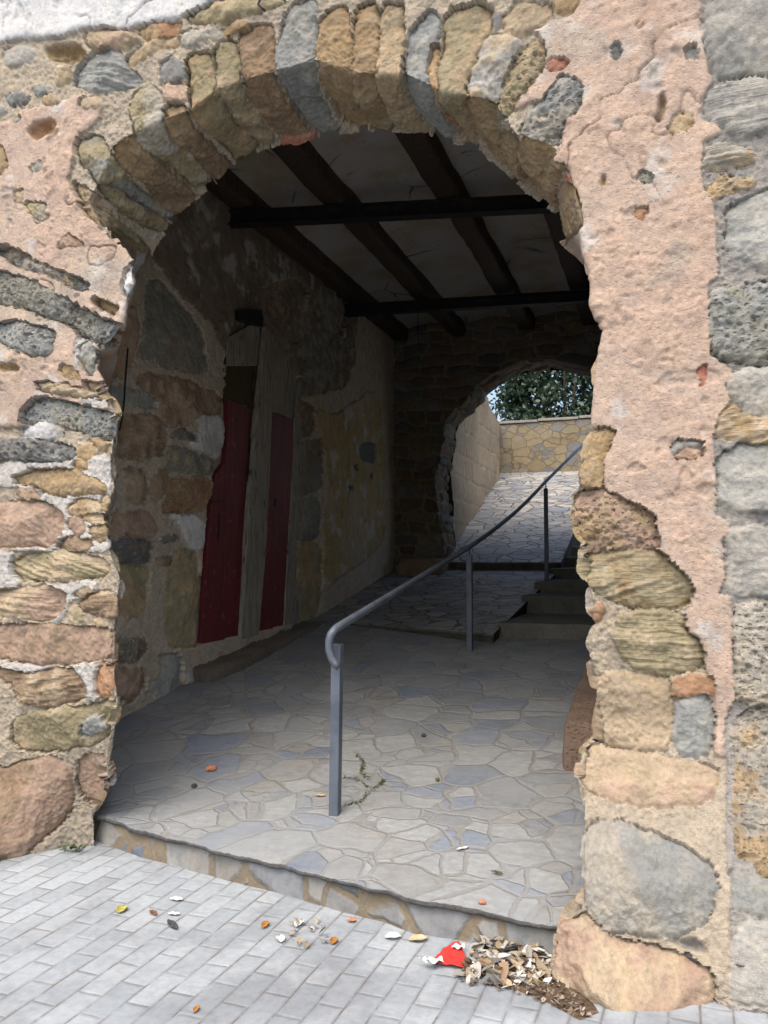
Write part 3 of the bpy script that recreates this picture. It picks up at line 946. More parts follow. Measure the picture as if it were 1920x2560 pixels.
def left_wall():
    path = [(-3.88, 5.02), (-3.86, 6.2), (-3.85, 8.6), (-3.86, 12.2)]
    step = .0125
    p, t, d = resample(path, step)
    z0, z1 = .15, 5.25
    nz = int((z1 - z0) / step) + 1
    G = np.zeros((len(p), nz, 3))
    G[..., 0] = p[:, 0][:, None]; G[..., 1] = p[:, 1][:, None]
    G[..., 2] = np.linspace(z0, z1, nz)[None, :]
    N = np.zeros_like(G); N[..., 0] = 1
    P = G.reshape(-1, 3); Nf = N.reshape(-1, 3)
    P = P + Nf * (.03 * fbm(P, .9, 2, 190))[:, None]
    lab, h, col = relief(P, Nf, L_ZONES, L_ST, seed=21, amp=1.0, rag=1.6, dark=1.5)
    sx, sy, dep = project(G.reshape(-1, 3))
    DP = np.array([src(*q) for q in DOOR])
    ins, dd = poly_dist(sx, sy, DP)
    white = (lab == -2) & (col.min(1) > .70) & (sx < 570)
    keep = ins & ~white & (sy > 700)
    h = np.where(keep, -.11, h)
    lab = np.where(keep, -9, lab)
    lab = np.where((lab == -2) & white, -3, lab)
    # plinth under the door leans forward
    V = P + Nf * h[:, None]
    nm = {-1: ('mortar', M_MORT), -2: ('ochre_plaster', M_PLAS), -3: ('white_plaster', M_REND), -5: ('rubble', M_WALL), -4: ('mortar', M_MORT)}

    def route(l):
        if l == -9: return ('door_recess', M_WALL, pw, None)
        if l >= 1000: return ('stone_block', MK[L_ST[l - 1000][1]], pw, None)
        return nm[l] + (pw, None)
    emit(V, col, lab, len(p), nz, route)


left_wall()

# door
def wood_mat(name, base, base2, crack=.8, rough=.75, worn=None, wornk=.5, sc=1.0):
    s = NT(name)
    v = s.co()
    gv = s.mapping(v, scale=(30 * sc, 30 * sc, 2.2 * sc))
    g = s.noise(gv, 1.5, 7, .65)
    n = s.noise(v, 3, 5, .6)
    c = s.mix(s.rng(g, .35, .65), base, base2)
    c = s.mix(s.math('MULTIPLY', s.rng(n, .35, .7), .5), c, tuple(x * .55 for x in base))
    cr = s.vor(s.mapping(v, scale=(26, 26, 5)), 1.0)
    crm = s.math('MULTIPLY', s.rng(cr, .30, .16), s.rng(s.noise(v, 5, 3), .42, .58))
    c = s.mix(s.math('MULTIPLY', crm, crack), c, (.012, .010, .008))
    if worn is not None:
        wm = s.math('MULTIPLY', s.rng(s.noise(s.mapping(v, scale=(9, 9, 5)), 2.5, 8, .7), .60, .66), wornk)
        c = s.mix(wm, c, worn)
    h = s.math('SUBTRACT', g, s.math('MULTIPLY', crm, .8))
    return s.fin(c, rough, s.bump(h, .6, .006))


M_WOOD = wood_mat('weathered_wood', lin((196, 188, 172), .75), lin((150, 140, 122), .7))
M_DWOOD = wood_mat('dark_timber', lin((112, 94, 78), .6), lin((70, 58, 48), .6), crack=.5)
M_OWOOD = wood_mat('ochre_wood', lin((112, 92, 58), .6), lin((88, 74, 48), .6), crack=.3)
M_RED = wood_mat('red_panel', lin((156, 64, 64), .62), lin((118, 50, 56), .6), crack=.12, rough=.6, worn=lin((206, 150, 150), .6), wornk=.6, sc=.6)
M_BLACK = NT('black_iron').fin((.012, .012, .013), .6)

door = thing('wooden_door', (-3.9, 7.4, .75), 'old double door with red panels and bare grey timber inside the passage', 'door')
XD = -3.95
flat_part('upper_panel', 0, XD, .030, 'D', '180,320 380,200 372,460 345,700 185,700', M_OWOOD, door)
flat_part('upper_board', 0, XD, .045, 'D', '188,300 388,190 378,400 365,470 190,470', M_WOOD, door)
flat_part('red_panel', 0, XD, .050, 'D', '188,672 322,720 300,1100 285,1400 250,2105 30,2160 70,1500 90,1300 110,1130 170,1050 188,860', M_RED, door)
flat_part('door_post', 0, XD, .040, 'D', '385,190 402,200 345,1000 300,1500 262,2105 240,2108 292,1300 322,800 372,400', M_DWOOD, door)
flat_part('centre_board', 0, XD, .095, 'D', '398,235 450,300 440,700 432,760 420,1100 398,1560 352,2085 245,2108 290,1400 330,900 372,500', M_WOOD, door)
flat_part('board', 0, XD, .060, 'D', '450,290 515,380 505,760 440,745', M_WOOD, door)
flat_part('board', 0, XD, .055, 'D', '517,375 570,430 612,520 622,700 575,795 507,762', M_WOOD, door)
flat_part('red_panel', 0, XD, .075, 'D', '440,745 575,797 570,1000 540,1500 508,2040 352,2080 398,1560 420,1100', M_RED, door)
flat_part('side_stile', 0, XD, .085, 'D', '576,797 614,560 640,800 645,960 638,1300 620,1700 600,2015 510,2042 540,1500 568,1050', M_WOOD, door)
flat_part('timber_lintel', 0, -3.84, .06, 'D', '252,135 390,135 400,195 388,235 252,190', M_BLACK, pw)
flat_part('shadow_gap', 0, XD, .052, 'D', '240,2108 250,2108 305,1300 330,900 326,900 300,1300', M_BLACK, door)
flat_part('lock_plate', 0, XD + .076, .006, 'D', '494,1262 508,1262 507,1315 493,1315', M_BLACK, door)
flat_part('strap_hinge', 0, XD + .052, .008, 'D', '96,1288 200,1275 200,1284 96,1298', M_DWOOD, door)
o = flat_part('latch_slot', 0, XD + .05, .003, 'D', '158,1350 168,1355 165,1480 155,1530 148,1520 155,1440', M_BLACK, door)
# stone sill under the door, and mortar splashes where the wall meets the floor
rough_block('door_sill', (-3.95, 6.30, .15), (-3.60, 8.75, .73), M_WALL, pw, amp=.03, seed=5, col=PAL['GG'] * .5 + PAL['B'] * .3, res=.03, rad=.05)
sl = bpy.data.objects[[o.name for o in bpy.data.objects if o.name.startswith('door_sill')][0]]
for v in sl.data.vertices:
    y = v.co.y
    top = .57 + (y - 6.3) / 2.45 * .25
    if v.co.z > .45: v.co.z = v.co.z - .73 + top
    if y < 6.7: v.co.x -= .10 * (6.7 - y) / .4

# wall between passage and upper street (second arch)
ia = thing('inner_arch_wall', (-2, 12, 1.3), 'dark far wall of the passage pierced by the lower second archway', 'wall')
C2 = [('P', 955, 1260), ('P', 955, 1210), ('E', 92, 1420), ('E', 75, 1300), ('E', 40, 1150), ('E', 30, 1050), ('E', 28, 900), ('E', 60, 800), ('E', 60, 720), ('E', 95, 640), ('E', 80, 560), ('E', 100, 490), ('E', 160, 420), ('E', 215, 385),
      ('E', 260, 325), ('E', 300, 290), ('E', 330, 240), ('E', 400, 190), ('E', 470, 140), ('E', 560, 95), ('E', 650, 65), ('E', 780, 50), ('E', 900, 55), ('E', 1020, 75), ('E', 1190, 112)]
CC = [hit(t, x, y, (0, 1, 0), 12.0) for t, x, y in C2]
CC[0][2] = .8
for a in np.linspace(0, 1, 6)[1:]:
    CC.append(np.array([-.87 + .50 * a, 12.0, 4.225 - .62 * a ** 1.6]))
CC += [np.array([-.32, 12.0, 3.2]), np.array([-.30, 12.0, .9])]
CC = np.array(CC)


def polar_wall(root, C, yb, corners, ks, step, seed, rub, nback=30, nf=110, amp=1.0):
    c, t, d = resample(C, step)
    kx = [d[k] for k in ks]
    ox = np.interp(t, kx, [p[0] for p in corners]); oz = np.interp(t, kx, [p[1] for p in corners])
    G = np.zeros((len(c), nback + nf, 3))
    for j, w in enumerate(np.linspace(1, 0, nback, endpoint=False)):
        G[:, j] = c; G[:, j, 1] = c[:, 1] * (1 - w) + yb * w
    for j, w in enumerate(np.linspace(0, 1, nf)):
        G[:, nback + j, 0] = c[:, 0] * (1 - w) + ox * w
        G[:, nback + j, 2] = c[:, 2] * (1 - w) + oz * w
        G[:, nback + j, 1] = c[:, 1]
    N = grid_normals(G, 2)
    if N[len(c) // 2, nback + nf // 2, 1] > 0: N = -N
    P, Nf = G.reshape(-1, 3), N.reshape(-1, 3)
    P = P + Nf * (.05 * fbm(P, 2.5, 3, seed + 50))[:, None]
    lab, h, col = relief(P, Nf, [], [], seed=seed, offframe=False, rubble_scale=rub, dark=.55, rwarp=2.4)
    emit(P + Nf * h[:, None] * 1.3, col, lab, len(c), nback + nf, lambda l: ('rubble', M_WALL, root, None))
    ob = np.stack([ox, np.full(len(c), yb), oz], 1)[::10]
    ib = c[::10].copy(); ib[:, 1] = yb
    n = len(ib)
    mesh_py('back_face', list(ib) + list(ob), [(i, i + 1, n + i + 1, n + i) for i in range(n - 1)], M_WALL, root)


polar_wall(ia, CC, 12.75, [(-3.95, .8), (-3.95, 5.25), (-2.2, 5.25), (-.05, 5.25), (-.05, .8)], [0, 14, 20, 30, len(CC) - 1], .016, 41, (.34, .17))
rough_block('foundation_stone', (-3.7, 11.55, 1.0), (-3.02, 12.1, 1.50), M_STONE, ia, amp=.03, seed=8, col=PAL['B'], rad=.1)

# right side wall of the passage, mostly behind the pier
pr = thing('passage_wall', (-.15, 8, 0), 'shadowed right wall of the passage behind the stair and curb', 'wall')
wall_sheet([(-.2, 4.2), (-.14, 8), (-.05, 12.1)], 0, 5.25, .035, 61, [], [], pr, {-5: ('rubble', M_WALL)}, offframe=False, facing=-1)

# ceiling: plaster infill between round timbers, two steel joists below
ceil = thing('passage_ceiling', (-2, 8, 5), 'timber and plaster ceiling of the passage with dark steel joists', 'ceiling')


def ceiling_mat():
    s = NT('ceiling_plaster')
    v = s.co()
    n = s.noise(v, 1.6, 6, .6)
    n2 = s.noise(v, 20, 5, .6)
    c = s.mix(s.rng(n, .4, .7), lin((205, 200, 196), .75), lin((190, 172, 140), .7))
    c = s.mix(s.math('MULTIPLY', s.rng(n2, .55, .75), .35), c, lin((120, 105, 92), .6))
    e = s.vor(s.mapping(s.mix(.15, v, s.noise(v, 2, 4, out=1)), scale=(1, 1, .1)), .9, 'DISTANCE_TO_EDGE')
    cr = s.math('MULTIPLY', s.rng(e, .012, .003), s.rng(s.noise(v, 1.2, 3, .5), .48, .6))
    c = s.mix(s.math('MULTIPLY', cr, .75), c, (.03, .025, .02))
    sp = s.rng(s.noise(s.mapping(v, loc=(9, 2, 0)), 7, 3, .5), .70, .76)
    c = s.mix(s.math('MULTIPLY', sp, .6), c, lin((110, 66, 48), .5))
    return s.fin(c, .9, s.bump(n2, .4, .01))


M_CEIL = ceiling_mat()
BX = [-3.76, -2.87, -1.83, -.93, -.12]
for a, b in zip([-4.3] + BX, BX + [.4]):
    V, Fc = [], []
    nx, ny = 12, 60
    for i in range(nx + 1):
        for j in range(ny + 1):
            f = i / nx
            x = a + (b - a) * f
            y = 4.1 + 8.2 * j / ny
            V.append((x, y, 4.98 + .10 * math.sin(math.pi * f) + .006 * math.sin(y * 3 + a)))
    for i in range(nx):
        for j in range(ny):
            k = i * (ny + 1) + j
            Fc.append((k, k + 1, k + ny + 2, k + ny + 1))
    mesh_py('plaster_infill', V, Fc, M_CEIL, ceil, smooth=True)
for bi, x in enumerate(BX):
    pts = []
    rr = []
    for j in range(42):
        y = 4.1 + 7.95 * j / 41
        q = np.array([[x, y, 5.0]])
        pts.append((x + .035 * float(fbm(q, .6, 2, 5 + bi)[0]), y, 4.955 + .02 * float(fbm(q, .7, 2, 15 + bi)[0])))
        rr.append(.145 * (1 + .09 * float(fbm(q, 1.5, 3, 25 + bi)[0])))
    o = tube('timber_beam', pts, .15, M_DWOOD, ceil, n=20, radii=rr)
    for v in o.data.vertices:
        q = np.array([list(v.co)])
        v.co.x = x + max(-.118, min(.118, (v.co.x - x) * 1.12)); v.co.z = max(4.84, v.co.z)
        v.co.x += .014 * float(fbm(q, 6, 2, 55)[0]); v.co.z += .014 * float(fbm(q, 6, 2, 56)[0])


def steel_mat():
    s = NT('dark_steel'); v = s.co(); n = s.noise(v, 8, 6, .65)
    c = s.mix(s.rng(n, .45, .7), (.012, .012, .014), (.035, .022, .016))
    return s.fin(c, .7, s.bump(n, .3, .004))


M_STEEL = steel_mat()


def joist(a, b):
    a, b = Vector(a), Vector(b)
    d = (b - a).normalized(); n = Vector((-d.y, d.x, 0)).normalized(); u = Vector((0, 0, 1))
    prof = [(-.06, 0), (.06, 0), (.06, .012), (.008, .022), (.008, .118), (.06, .128), (.06, .14), (-.06, .14), (-.06, .128), (-.008, .118), (-.008, .022), (-.06, .012)]
    V = [p + n * x + u * z for p in (a, b) for x, z in prof]
    k = len(prof)
    Fc = [tuple(range(k - 1, -1, -1)), tuple(range(k, 2 * k))] + [(i, (i + 1) % k, (i + 1) % k + k, i + k) for i in range(k)]
    mesh_py('steel_joist', V, Fc, M_STEEL, ceil, bevel=.003)


joist((-4.1, 6.80, 4.67), (-.1, 7.62, 4.67))
joist((-4.1, 9.92, 4.67), (-.1, 10.42, 4.67))
p = hit('C', 862, 740, (0, 1, 0), 10.1)
tube('hanging_wire', [(p[0], 10.2, 4.68), (p[0], 10.2, 4.42), (p[0] + .005, 10.21, 4.2)], .005, M_BLACK, ceil, n=6)
V, Fc = box_vf(-5.2, 3.9, 5.2, 2.4, 12.75, 5.45)
mesh_py('roof_slab', V, Fc, M_WALL, ceil)
for (x0, y0, z0, x1, y1, z1) in ((-5.2, 4.5, 0, -4.2, 12.75, 5.2), (.15, 4.5, 0, .5, 12.75, 5.2)):
    V, Fc = box_vf(x0, y0, z0, x1, y1, z1)
    mesh_py('wall_core', V, Fc, M_WALL, pw if x0 < -3 else pr)
# ------------------------------------------------------------------ ground, ramps, stair
def crazy_mat(name, sc, joint, stones, jw, aniso=(1, 1, 1), dust=.4, dustc=(.30, .27, .22), bumpk=1.0, warp=.10, rough=.8, blur=1.0):
    s = NT(name)
    v0 = s.co()
    wn = s.noise(v0, 3.0, 3, .5, out=1)
    add = s.n('ShaderNodeVectorMath', operation='MULTIPLY_ADD')
    s.l(wn, add.inputs[0]); add.inputs[1].default_value = (warp,) * 3; s.l(v0, add.inputs[2])
    v = s.mapping(add.outputs[0], scale=aniso)
    e = s.vor(v, sc, 'DISTANCE_TO_EDGE', rnd=.95)
    cell = s.vor(v, sc, 'F1', 'Color', rnd=.95)
    sep0 = s.n('ShaderNodeSeparateColor'); s.l(cell, sep0.inputs[0])
    sel = s.math('GREATER_THAN', sep0.outputs[2], .52)
    v2 = s.mapping(v, loc=(3.3, 1.7, .4), scale=(1, 1.25, 1))
    e2 = s.math('ADD', s.math('MULTIPLY', s.vor(v2, sc * 1.35, 'DISTANCE_TO_EDGE', rnd=1.0), 1.2), s.math('MULTIPLY', s.math('SUBTRACT', 1.0, sel), 5.0))
    e = s.math('MINIMUM', e, e2)
    c2 = s.vor(v2, sc * 1.35, 'F1', 'Color', rnd=1.0)
    cell = s.mix(sel, cell, c2)
    sep = s.n('ShaderNodeSeparateColor'); s.l(cell, sep.inputs[0])
    j = s.math('ADD', e, s.math('MULTIPLY', s.math('SUBTRACT', s.noise(v0, 30, 5, .6), .5), jw * .9))
    m = s.rng(j, jw * (1 - .5 * blur), jw * (1 + .9 * blur))
    c = s.ramp(sep.outputs[0], stones, const=True)
    n = s.noise(v0, 26, 6, .65)
    n3 = s.noise(s.mapping(v0, rot=(0, 0, .5), scale=(1, 3.5, 1)), 9, 6, .65)
    c = s.mix(1.0, c, s.ramp(n, [(.25, (.78, .78, .78)), (.6, (1.08, 1.08, 1.08))]), 'MULTIPLY')
    c = s.mix(1.0, c, s.ramp(n3, [(.3, (.82, .83, .86)), (.7, (1.15, 1.13, 1.1))]), 'MULTIPLY')
    jc = s.mix(1.0, joint, s.ramp(s.noise(v0, 60, 5, .7), [(.3, (.75, .75, .75)), (.7, (1.15, 1.15, 1.15))]), 'MULTIPLY')
    c = s.mix(m, jc, c)
    d = s.math('MULTIPLY', s.rng(s.noise(v0, 2.2, 5, .6), .36, .66), dust)
    c = s.mix(d, c, dustc)
    sp = s.math('MULTIPLY', s.rng(s.vor(v0, 70), .12, .06), s.rng(s.noise(v0, 5, 2), .5, .6))
    c = s.mix(s.math('MULTIPLY', sp, .6), c, (.62, .60, .55))
    dk = s.math('MULTIPLY', s.rng(s.vor(s.mapping(v0, loc=(2, 7, 0)), 45), .09, .04), s.rng(s.noise(v0, 4, 2), .5, .6))
    c = s.mix(s.math('MULTIPLY', dk, .7), c, (.05, .045, .04))
    h = s.math('ADD', s.math('MULTIPLY', m, .9 * bumpk), s.math('MULTIPLY', n, .22))
    h = s.math('ADD', h, s.math('MULTIPLY', sep.outputs[1], .35))
    h = s.math('ADD', h, s.math('MULTIPLY', s.noise(v0, 120, 4, .6), .10))
    h = s.math('ADD', h, s.math('MULTIPLY', n3, .15))
    return s.fin(c, rough, s.bump(h, .8, .012))


gr = lin((166, 169, 168), .66); gb = lin((136, 148, 166), .64); gd = lin((150, 154, 156), .64); gt = lin((166, 166, 162), .64); gw_ = lin((196, 193, 186), .64)
ST1 = [(0, gr), (.22, gd), (.36, gt), (.5, gb * .8 + gr * .2), (.62, gr * 1.08), (.78, gb * .6 + gd * .3), (.88, gt * .9), (.95, gb)]
M_R1 = crazy_mat('flagstone_dusty', 3.3, lin((158, 157, 152), .64), ST1, .028, dust=.75, dustc=lin((162, 166, 167), .64), bumpk=.55, blur=.9, warp=.16)
M_R2 = crazy_mat('flagstone', 3.1, lin((112, 106, 96), .5), [(0, gr * 1.15), (.3, gw_), (.5, gr), (.66, gb * .6 + gr * .5), (.8, gw_ * 1.15), (.93, lin((215, 208, 196), .65))], .028, dust=.18, bumpk=.8, blur=.6, aniso=(1, 1.35, 1), rough=.5)
M_RIS = crazy_mat('riser_stone', 3.4, lin((150, 136, 114), .6), [(0, gd), (.3, gt), (.55, gr * .85), (.8, gb * .7)], .05, aniso=(1, 1, .6), dust=.4, dustc=lin((140, 130, 112), .55), blur=.9)
M_EDGE = masonry_mat('slate_edge', grain=.9, strata=1.2, speck=.5)


def street_mat():
    s = NT('street_pavers')
    v0 = s.co()
    wn = s.noise(v0, 2.5, 3, .5, out=1)
    add = s.n('ShaderNodeVectorMath', operation='MULTIPLY_ADD')
    s.l(wn, add.inputs[0]); add.inputs[1].default_value = (.022, .022, 0); s.l(v0, add.inputs[2])
    v = s.mapping(add.outputs[0], rot=(0, 0, -math.radians(88.0)))

    def brick(ms, sm):
        b = s.n('ShaderNodeTexBrick')
        b.offset = .5
        for k, x in (('Scale', 1.0), ('Mortar Size', ms), ('Mortar Smooth', sm), ('Brick Width', .225), ('Row Height', .104), ('Bias', 0.0)): b.inputs[k].default_value = x
        b.inputs['Color1'].default_value = (0, 0, 0, 1); b.inputs['Color2'].default_value = (1, 1, 1, 1); b.inputs['Mortar'].default_value = (.5, .5, .5, 1)
        s.l(v, b.inputs['Vector'])
        return b
    b = brick(.0035, .6)
    bb = brick(.014, 1.0)
    n = s.noise(v0, 1.3, 6, .6); n2 = s.noise(v0, 30, 6, .7); n3 = s.noise(v0, 5, 5, .6)
    c = s.mix(b.outputs['Color'], lin((172, 180, 185), .64), lin((190, 197, 201), .68))
    c = s.mix(s.math('MULTIPLY', s.rng(n, .42, .62), .75), c, lin((152, 157, 162), .6))
    c = s.mix(s.math('MULTIPLY', s.rng(n3, .5, .72), .45), c, lin((200, 200, 200), .64))
    c = s.mix(1.0, c, s.ramp(n2, [(.25, (.80, .80, .80)), (.6, (1.05, 1.05, 1.05))]), 'MULTIPLY')
    thin = s.rng(s.noise(v0, 6, 5, .7), .38, .60)
    sx = s.n('ShaderNodeSeparateXYZ'); s.l(v, sx.inputs[0])
    fr = s.math('FRACT', s.math('DIVIDE', sx.outputs[1], .104))
    dd = s.math('SUBTRACT', .5, s.math('ABSOLUTE', s.math('SUBTRACT', fr, .5)))
    rl = s.math('MULTIPLY', s.math('MULTIPLY', s.rng(dd, .060, .015), s.rng(s.noise(v0, 5, 6, .75), .40, .60)), .8)
    jm = s.math('MAXIMUM', rl, s.math('MULTIPLY', s.math('MULTIPLY', b.outputs['Fac'], thin), .6))
    c = s.mix(s.math('MULTIPLY', jm, .85), c, lin((104, 94, 84), .5))
    c = s.mix(s.math('MULTIPLY', s.math('MULTIPLY', bb.outputs['Fac'], thin), .28), c, lin((140, 128, 116), .55))
    dk = s.math('MULTIPLY', s.rng(s.vor(v0, 38), .10, .04), s.rng(s.noise(v0, 3, 2), .5, .6))
    c = s.mix(s.math('MULTIPLY', dk, .7), c, (.05, .045, .045))
    h = s.math('SUBTRACT', s.math('MULTIPLY', n2, .25), s.math('MULTIPLY', bb.outputs['Fac'], .6))
    h = s.math('ADD', h, s.math('MULTIPLY', n3, .6))
    return s.fin(c, .75, s.bump(h, .6, .008))


M_STREET = street_mat()
V, Fc = [(-120, -120, 0), (120, -120, 0), (120, 120, 0), (-120, 120, 0)], [(0, 1, 2, 3)]
o = mesh_py('street', V, Fc, M_STREET)
tag(o, 'pale bluish grey block pavement in front of the archway', 'street', kind='structure')

EDGE = np.array([(-4.4, 4.15), (-3.6, 4.0), (-2.96, 3.84), (-2.576, 3.708), (-2.308, 3.652), (-1.962, 3.566), (-1.723, 3.521), (-1.341, 3.421), (-1.139, 3.384), (-.992, 3.334), (-.788, 3.325), (-.631, 3.295), (-.419, 3.275), (.1, 3.2), (.3, 3.17)])


def ye(x): return np.interp(x, EDGE[:, 0], EDGE[:, 1])


def r1z(x, y):
    e = ye(x)
    return .14 + np.clip((y - e) / (8.5 - e), -.1, 1.2) * .63


lower = thing('ramp', (-2, 3.6, 0), 'dusty flagstone ramp rising from the street step under the arch', 'ramp', kind='structure')
nx, ny = 330, 260
xs = np.linspace(-4.35, .25, nx)
fy = np.linspace(0, 1, ny) ** 1.1
P = np.zeros((nx, ny + 4, 3))
jn = .014 * fbm(np.stack([xs, xs * 0, xs * 0], 1), 3, 2, 70) + .018 * fbm(np.stack([xs, xs * 0, xs * 0], 1), 11, 3, 71) + .007 * fbm(np.stack([xs, xs * 0, xs * 0], 1), 50, 2, 72)
tn = .022 + .010 * fbm(np.stack([xs, xs * 0, xs * 0 + 3], 1), 6, 3, 73)
for j, f in enumerate(fy):
    y = ye(xs) + f * (9.0 - ye(xs)) + (1 - f) ** 30 * jn
    q = np.stack([xs, y, xs * 0], 1)
    P[:, 4 + j] = np.stack([xs, y, r1z(xs, y) + .008 * fbm(q, 2.5, 3, 74) + .003 * fbm(q, 14, 2, 75)], 1)
y0 = ye(xs) + jn
zt = P[:, 4, 2].copy()
P[:, 3] = np.stack([xs, y0 - .003, zt - .006], 1)
P[:, 2] = np.stack([xs, y0 + .004 * fbm(np.stack([xs, xs, xs * 0], 1), 40, 2, 76), zt - tn * .6], 1)
P[:, 1] = np.stack([xs, y0 + .006, zt - tn], 1)
P[:, 0] = np.stack([xs, y0 + .06, zt - tn - .002], 1)
idx = np.arange(nx * (ny + 4)).reshape(nx, ny + 4)


def quads(ix): return np.stack([ix[:-1, :-1], ix[1:, :-1], ix[1:, 1:], ix[:-1, 1:]], -1).reshape(-1, 4)


def sub(name, A, mat, parent, col=None, smooth=True):
    ix = np.arange(A.shape[0] * A.shape[1]).reshape(A.shape[:2])
    Vv = A.reshape(-1, 3)
    cc = None if col is None else np.array(col) * (1 + .3 * fbm(Vv, 12, 3, 99))[:, None]
    return mesh_np(name, Vv, quads(ix), mat, parent, cc, smooth)


sub('paving', P[:, 4:], M_R1, lower)
sub('slate_edge', P[:, :5], M_EDGE, lower, PAL['D'] * .8)
zr = np.linspace(-.06, 1, 26)
Rr = np.zeros((nx, 26, 3))
for j, f in enumerate(zr):
    y = ye(xs) + .035
    q = np.stack([xs, y, xs * 0 + f * .12], 1)
    Rr[:, j] = np.stack([xs, y - .014 * fbm(q, 9, 3, 78) - .016 * (1 - f), f * .125 + xs * 0], 1)
sub('riser', Rr, M_RIS, lower)

# upper terraces
T2F = [(-4.3, 9.02), (-3.85, 8.83), (-1.56, 7.93)]


def t2z(x, y):
    yf = np.interp(x, [a for a, _ in T2F], [b for _, b in T2F])
    return .80 + (y - yf) / (12 - yf) * .545 + .0 * x


def terrace(name, xl, xr_f, yf_f, y1, zf, mat, riser_h, label, nyy=120, nxx=110, open_right=True):
    root = thing(name, (xl, yf_f(xl), 0), label, 'ramp', kind='structure')
    A = np.zeros((nxx, nyy, 3))
    for j, f in enumerate(np.linspace(0, 1, nyy)):
        x = xl + np.linspace(0, 1, nxx) * (xr_f(f) - xl)
        y = yf_f(x) * (1 - f) + y1 * f
        q = np.stack([x, y, x * 0], 1)
        A[:, j] = np.stack([x, y + (1 - f) ** 20 * .006 * fbm(q, 8, 2, 83), zf(x, y) + .006 * fbm(q, 3, 3, 84)], 1)
    sub('paving', A, mat, root)
    # front edge slab + riser
    fr = A[:, 0]
    B = np.zeros((nxx, 5, 3))
    nj = .006 * fbm(fr, 30, 2, 85)
    B[:, 4] = fr
    B[:, 3] = fr + np.stack([nj * 0, nj - .003, nj * 0 - .01], 1)
    B[:, 2] = fr + np.stack([nj * 0, nj, nj * 0 - .03], 1)
    B[:, 1] = fr + np.stack([nj * 0, nj * 0 + .02, nj * 0 - .034], 1)
    B[:, 0] = fr + np.stack([nj * 0, nj * 0 + .02, nj * 0 - riser_h], 1)
    sub('riser', B, M_EDGE, root, PAL['GG'] * .6)
    if open_right:
        sd = A[-1]
        Cc = np.zeros((nyy, 4, 3))
        for k, (dx, dz) in enumerate(((-.012, -.45), (-.012, -.04), (.002, -.035), (0, 0))):
            Cc[:, k] = sd + np.array([dx, 0, dz])
        sub('side_face', Cc, M_EDGE, root, PAL['GG'] * .6)
    return root


terrace('ramp', -4.2, lambda f: -1.56 + .16 * f, lambda x: np.interp(x, [a for a, _ in T2F], [b for _, b in T2F]), 12.12, t2z, M_R2, .3, 'crazy paved middle ramp inside the passage behind the second handrail post')
terrace('ramp', -4.0, lambda f: -1.38 + .04 * f, lambda x: 12.0 + 0 * x, 14.6, lambda x, y: 1.455 + .30 * (y - 12), M_R2, .3, 'steep crazy paved lane starting under the far archway')
A = np.zeros((120, 80, 3))
for j, f in enumerate(np.linspace(0, 1, 80)):
    x = np.linspace(-4.0, 2.5, 120); y = 14.6 + f * 4.4
    q = np.stack([x, x * 0 + y, x * 0], 1)
    A[:, j] = np.stack([x, x * 0 + y, 1.455 + .30 * (y - 12) + .008 * fbm(q, 3, 3, 84)], 1)
A[..., 1][:, 0] = 14.6
o = sub('upper_path', A, M_R2, None)
tag(o, 'paved lane climbing past the far archway to the retaining wall', 'path', kind='structure')

stair = thing('stone_stair', (-.8, 8.2, .6), 'stone steps climbing at the right of the passage beside the paved ramp', 'stairs')
SY = [8.25, 9.65, 10.45, 11.65, 12.55, 13.4, 14.1]
SZ = [.885, 1.09, 1.225, 1.375, 1.53, 1.70, 1.86]
for i in range(7):
    rough_block('step', (-1.60 + .035 * i * .8, SY[i], SZ[i] - .42), (-.05, SY[i] + 1.7, SZ[i]), M_WALL, stair, amp=.010, seed=20 + i, col=PAL['GG'] * .9, res=.035, rad=.022)
rough_block('stone_curb', (-.56, 4.85, .1), (-.12, 7.9, .60), M_PIT, None, amp=.02, seed=33, col=PAL['P'] * .62, res=.022, rad=.035)
cb = [o for o in bpy.data.objects if o.name.startswith('stone_curb')][0]
tag(cb, 'low reddish brown stone curb on the ramp just behind the right pier', 'curb')
for v in cb.data.vertices:
    if v.co.z > .3: v.co.z += (v.co.y - 4.85) * .10

# ------------------------------------------------------------------ beyond the far arch
sw_ = thing('side_wall', (-3.25, 15, 1.5), 'sunlit rough earth coloured wall on the left beyond the far archway', 'wall')
wall_sheet([(-3.16, 12.74), (-3.2, 14.4), (-3.32, 16.5), (-3.5, 18.6)], 1.3, 5.4, .022, 91, [], [], sw_, {-5: ('rubble', M_WALL)}, offframe=False, facing=1,
           top=[5.6, 5.4, 5.25, 5.05, 4.95, 4.72, 4.58, 4.55, 4.5], bow=.12, amp=.45, rub=(.19, .41), blend=.85)
V, Fc = box_vf(-4.4, 12.8, 1.2, -3.62, 18.9, 4.5)
mesh_py('wall_core', V, Fc, M_WALL, sw_)
M_RET = crazy_mat('retaining_stone', 3.6, lin((132, 116, 88), .6), [(0, lin((162, 152, 128), .6)), (.3, lin((142, 142, 138), .6)), (.5, lin((168, 154, 124), .6)), (.72, lin((134, 136, 138), .6)), (.86, lin((158, 142, 112), .6))], .022, aniso=(1, 1, 1.5), dust=.25, dustc=lin((150, 128, 88), .55), bumpk=1.2, blur=.5)
rt = thing('retaining_wall', (-1.5, 18.6, 3.4), 'ochre and grey crazy stone retaining wall at the end of the lane', 'wall')
V, Fc = box_vf(-4.4, 18.5, 2.5, 3.5, 18.95, 4.55)
for i, v in enumerate(V):
    if v[2] > 4: V[i] = (v[0], v[1], 4.50 + (v[0] + 3.5) * .02)
mesh_py('wall_face', V, Fc, M_RET, rt)
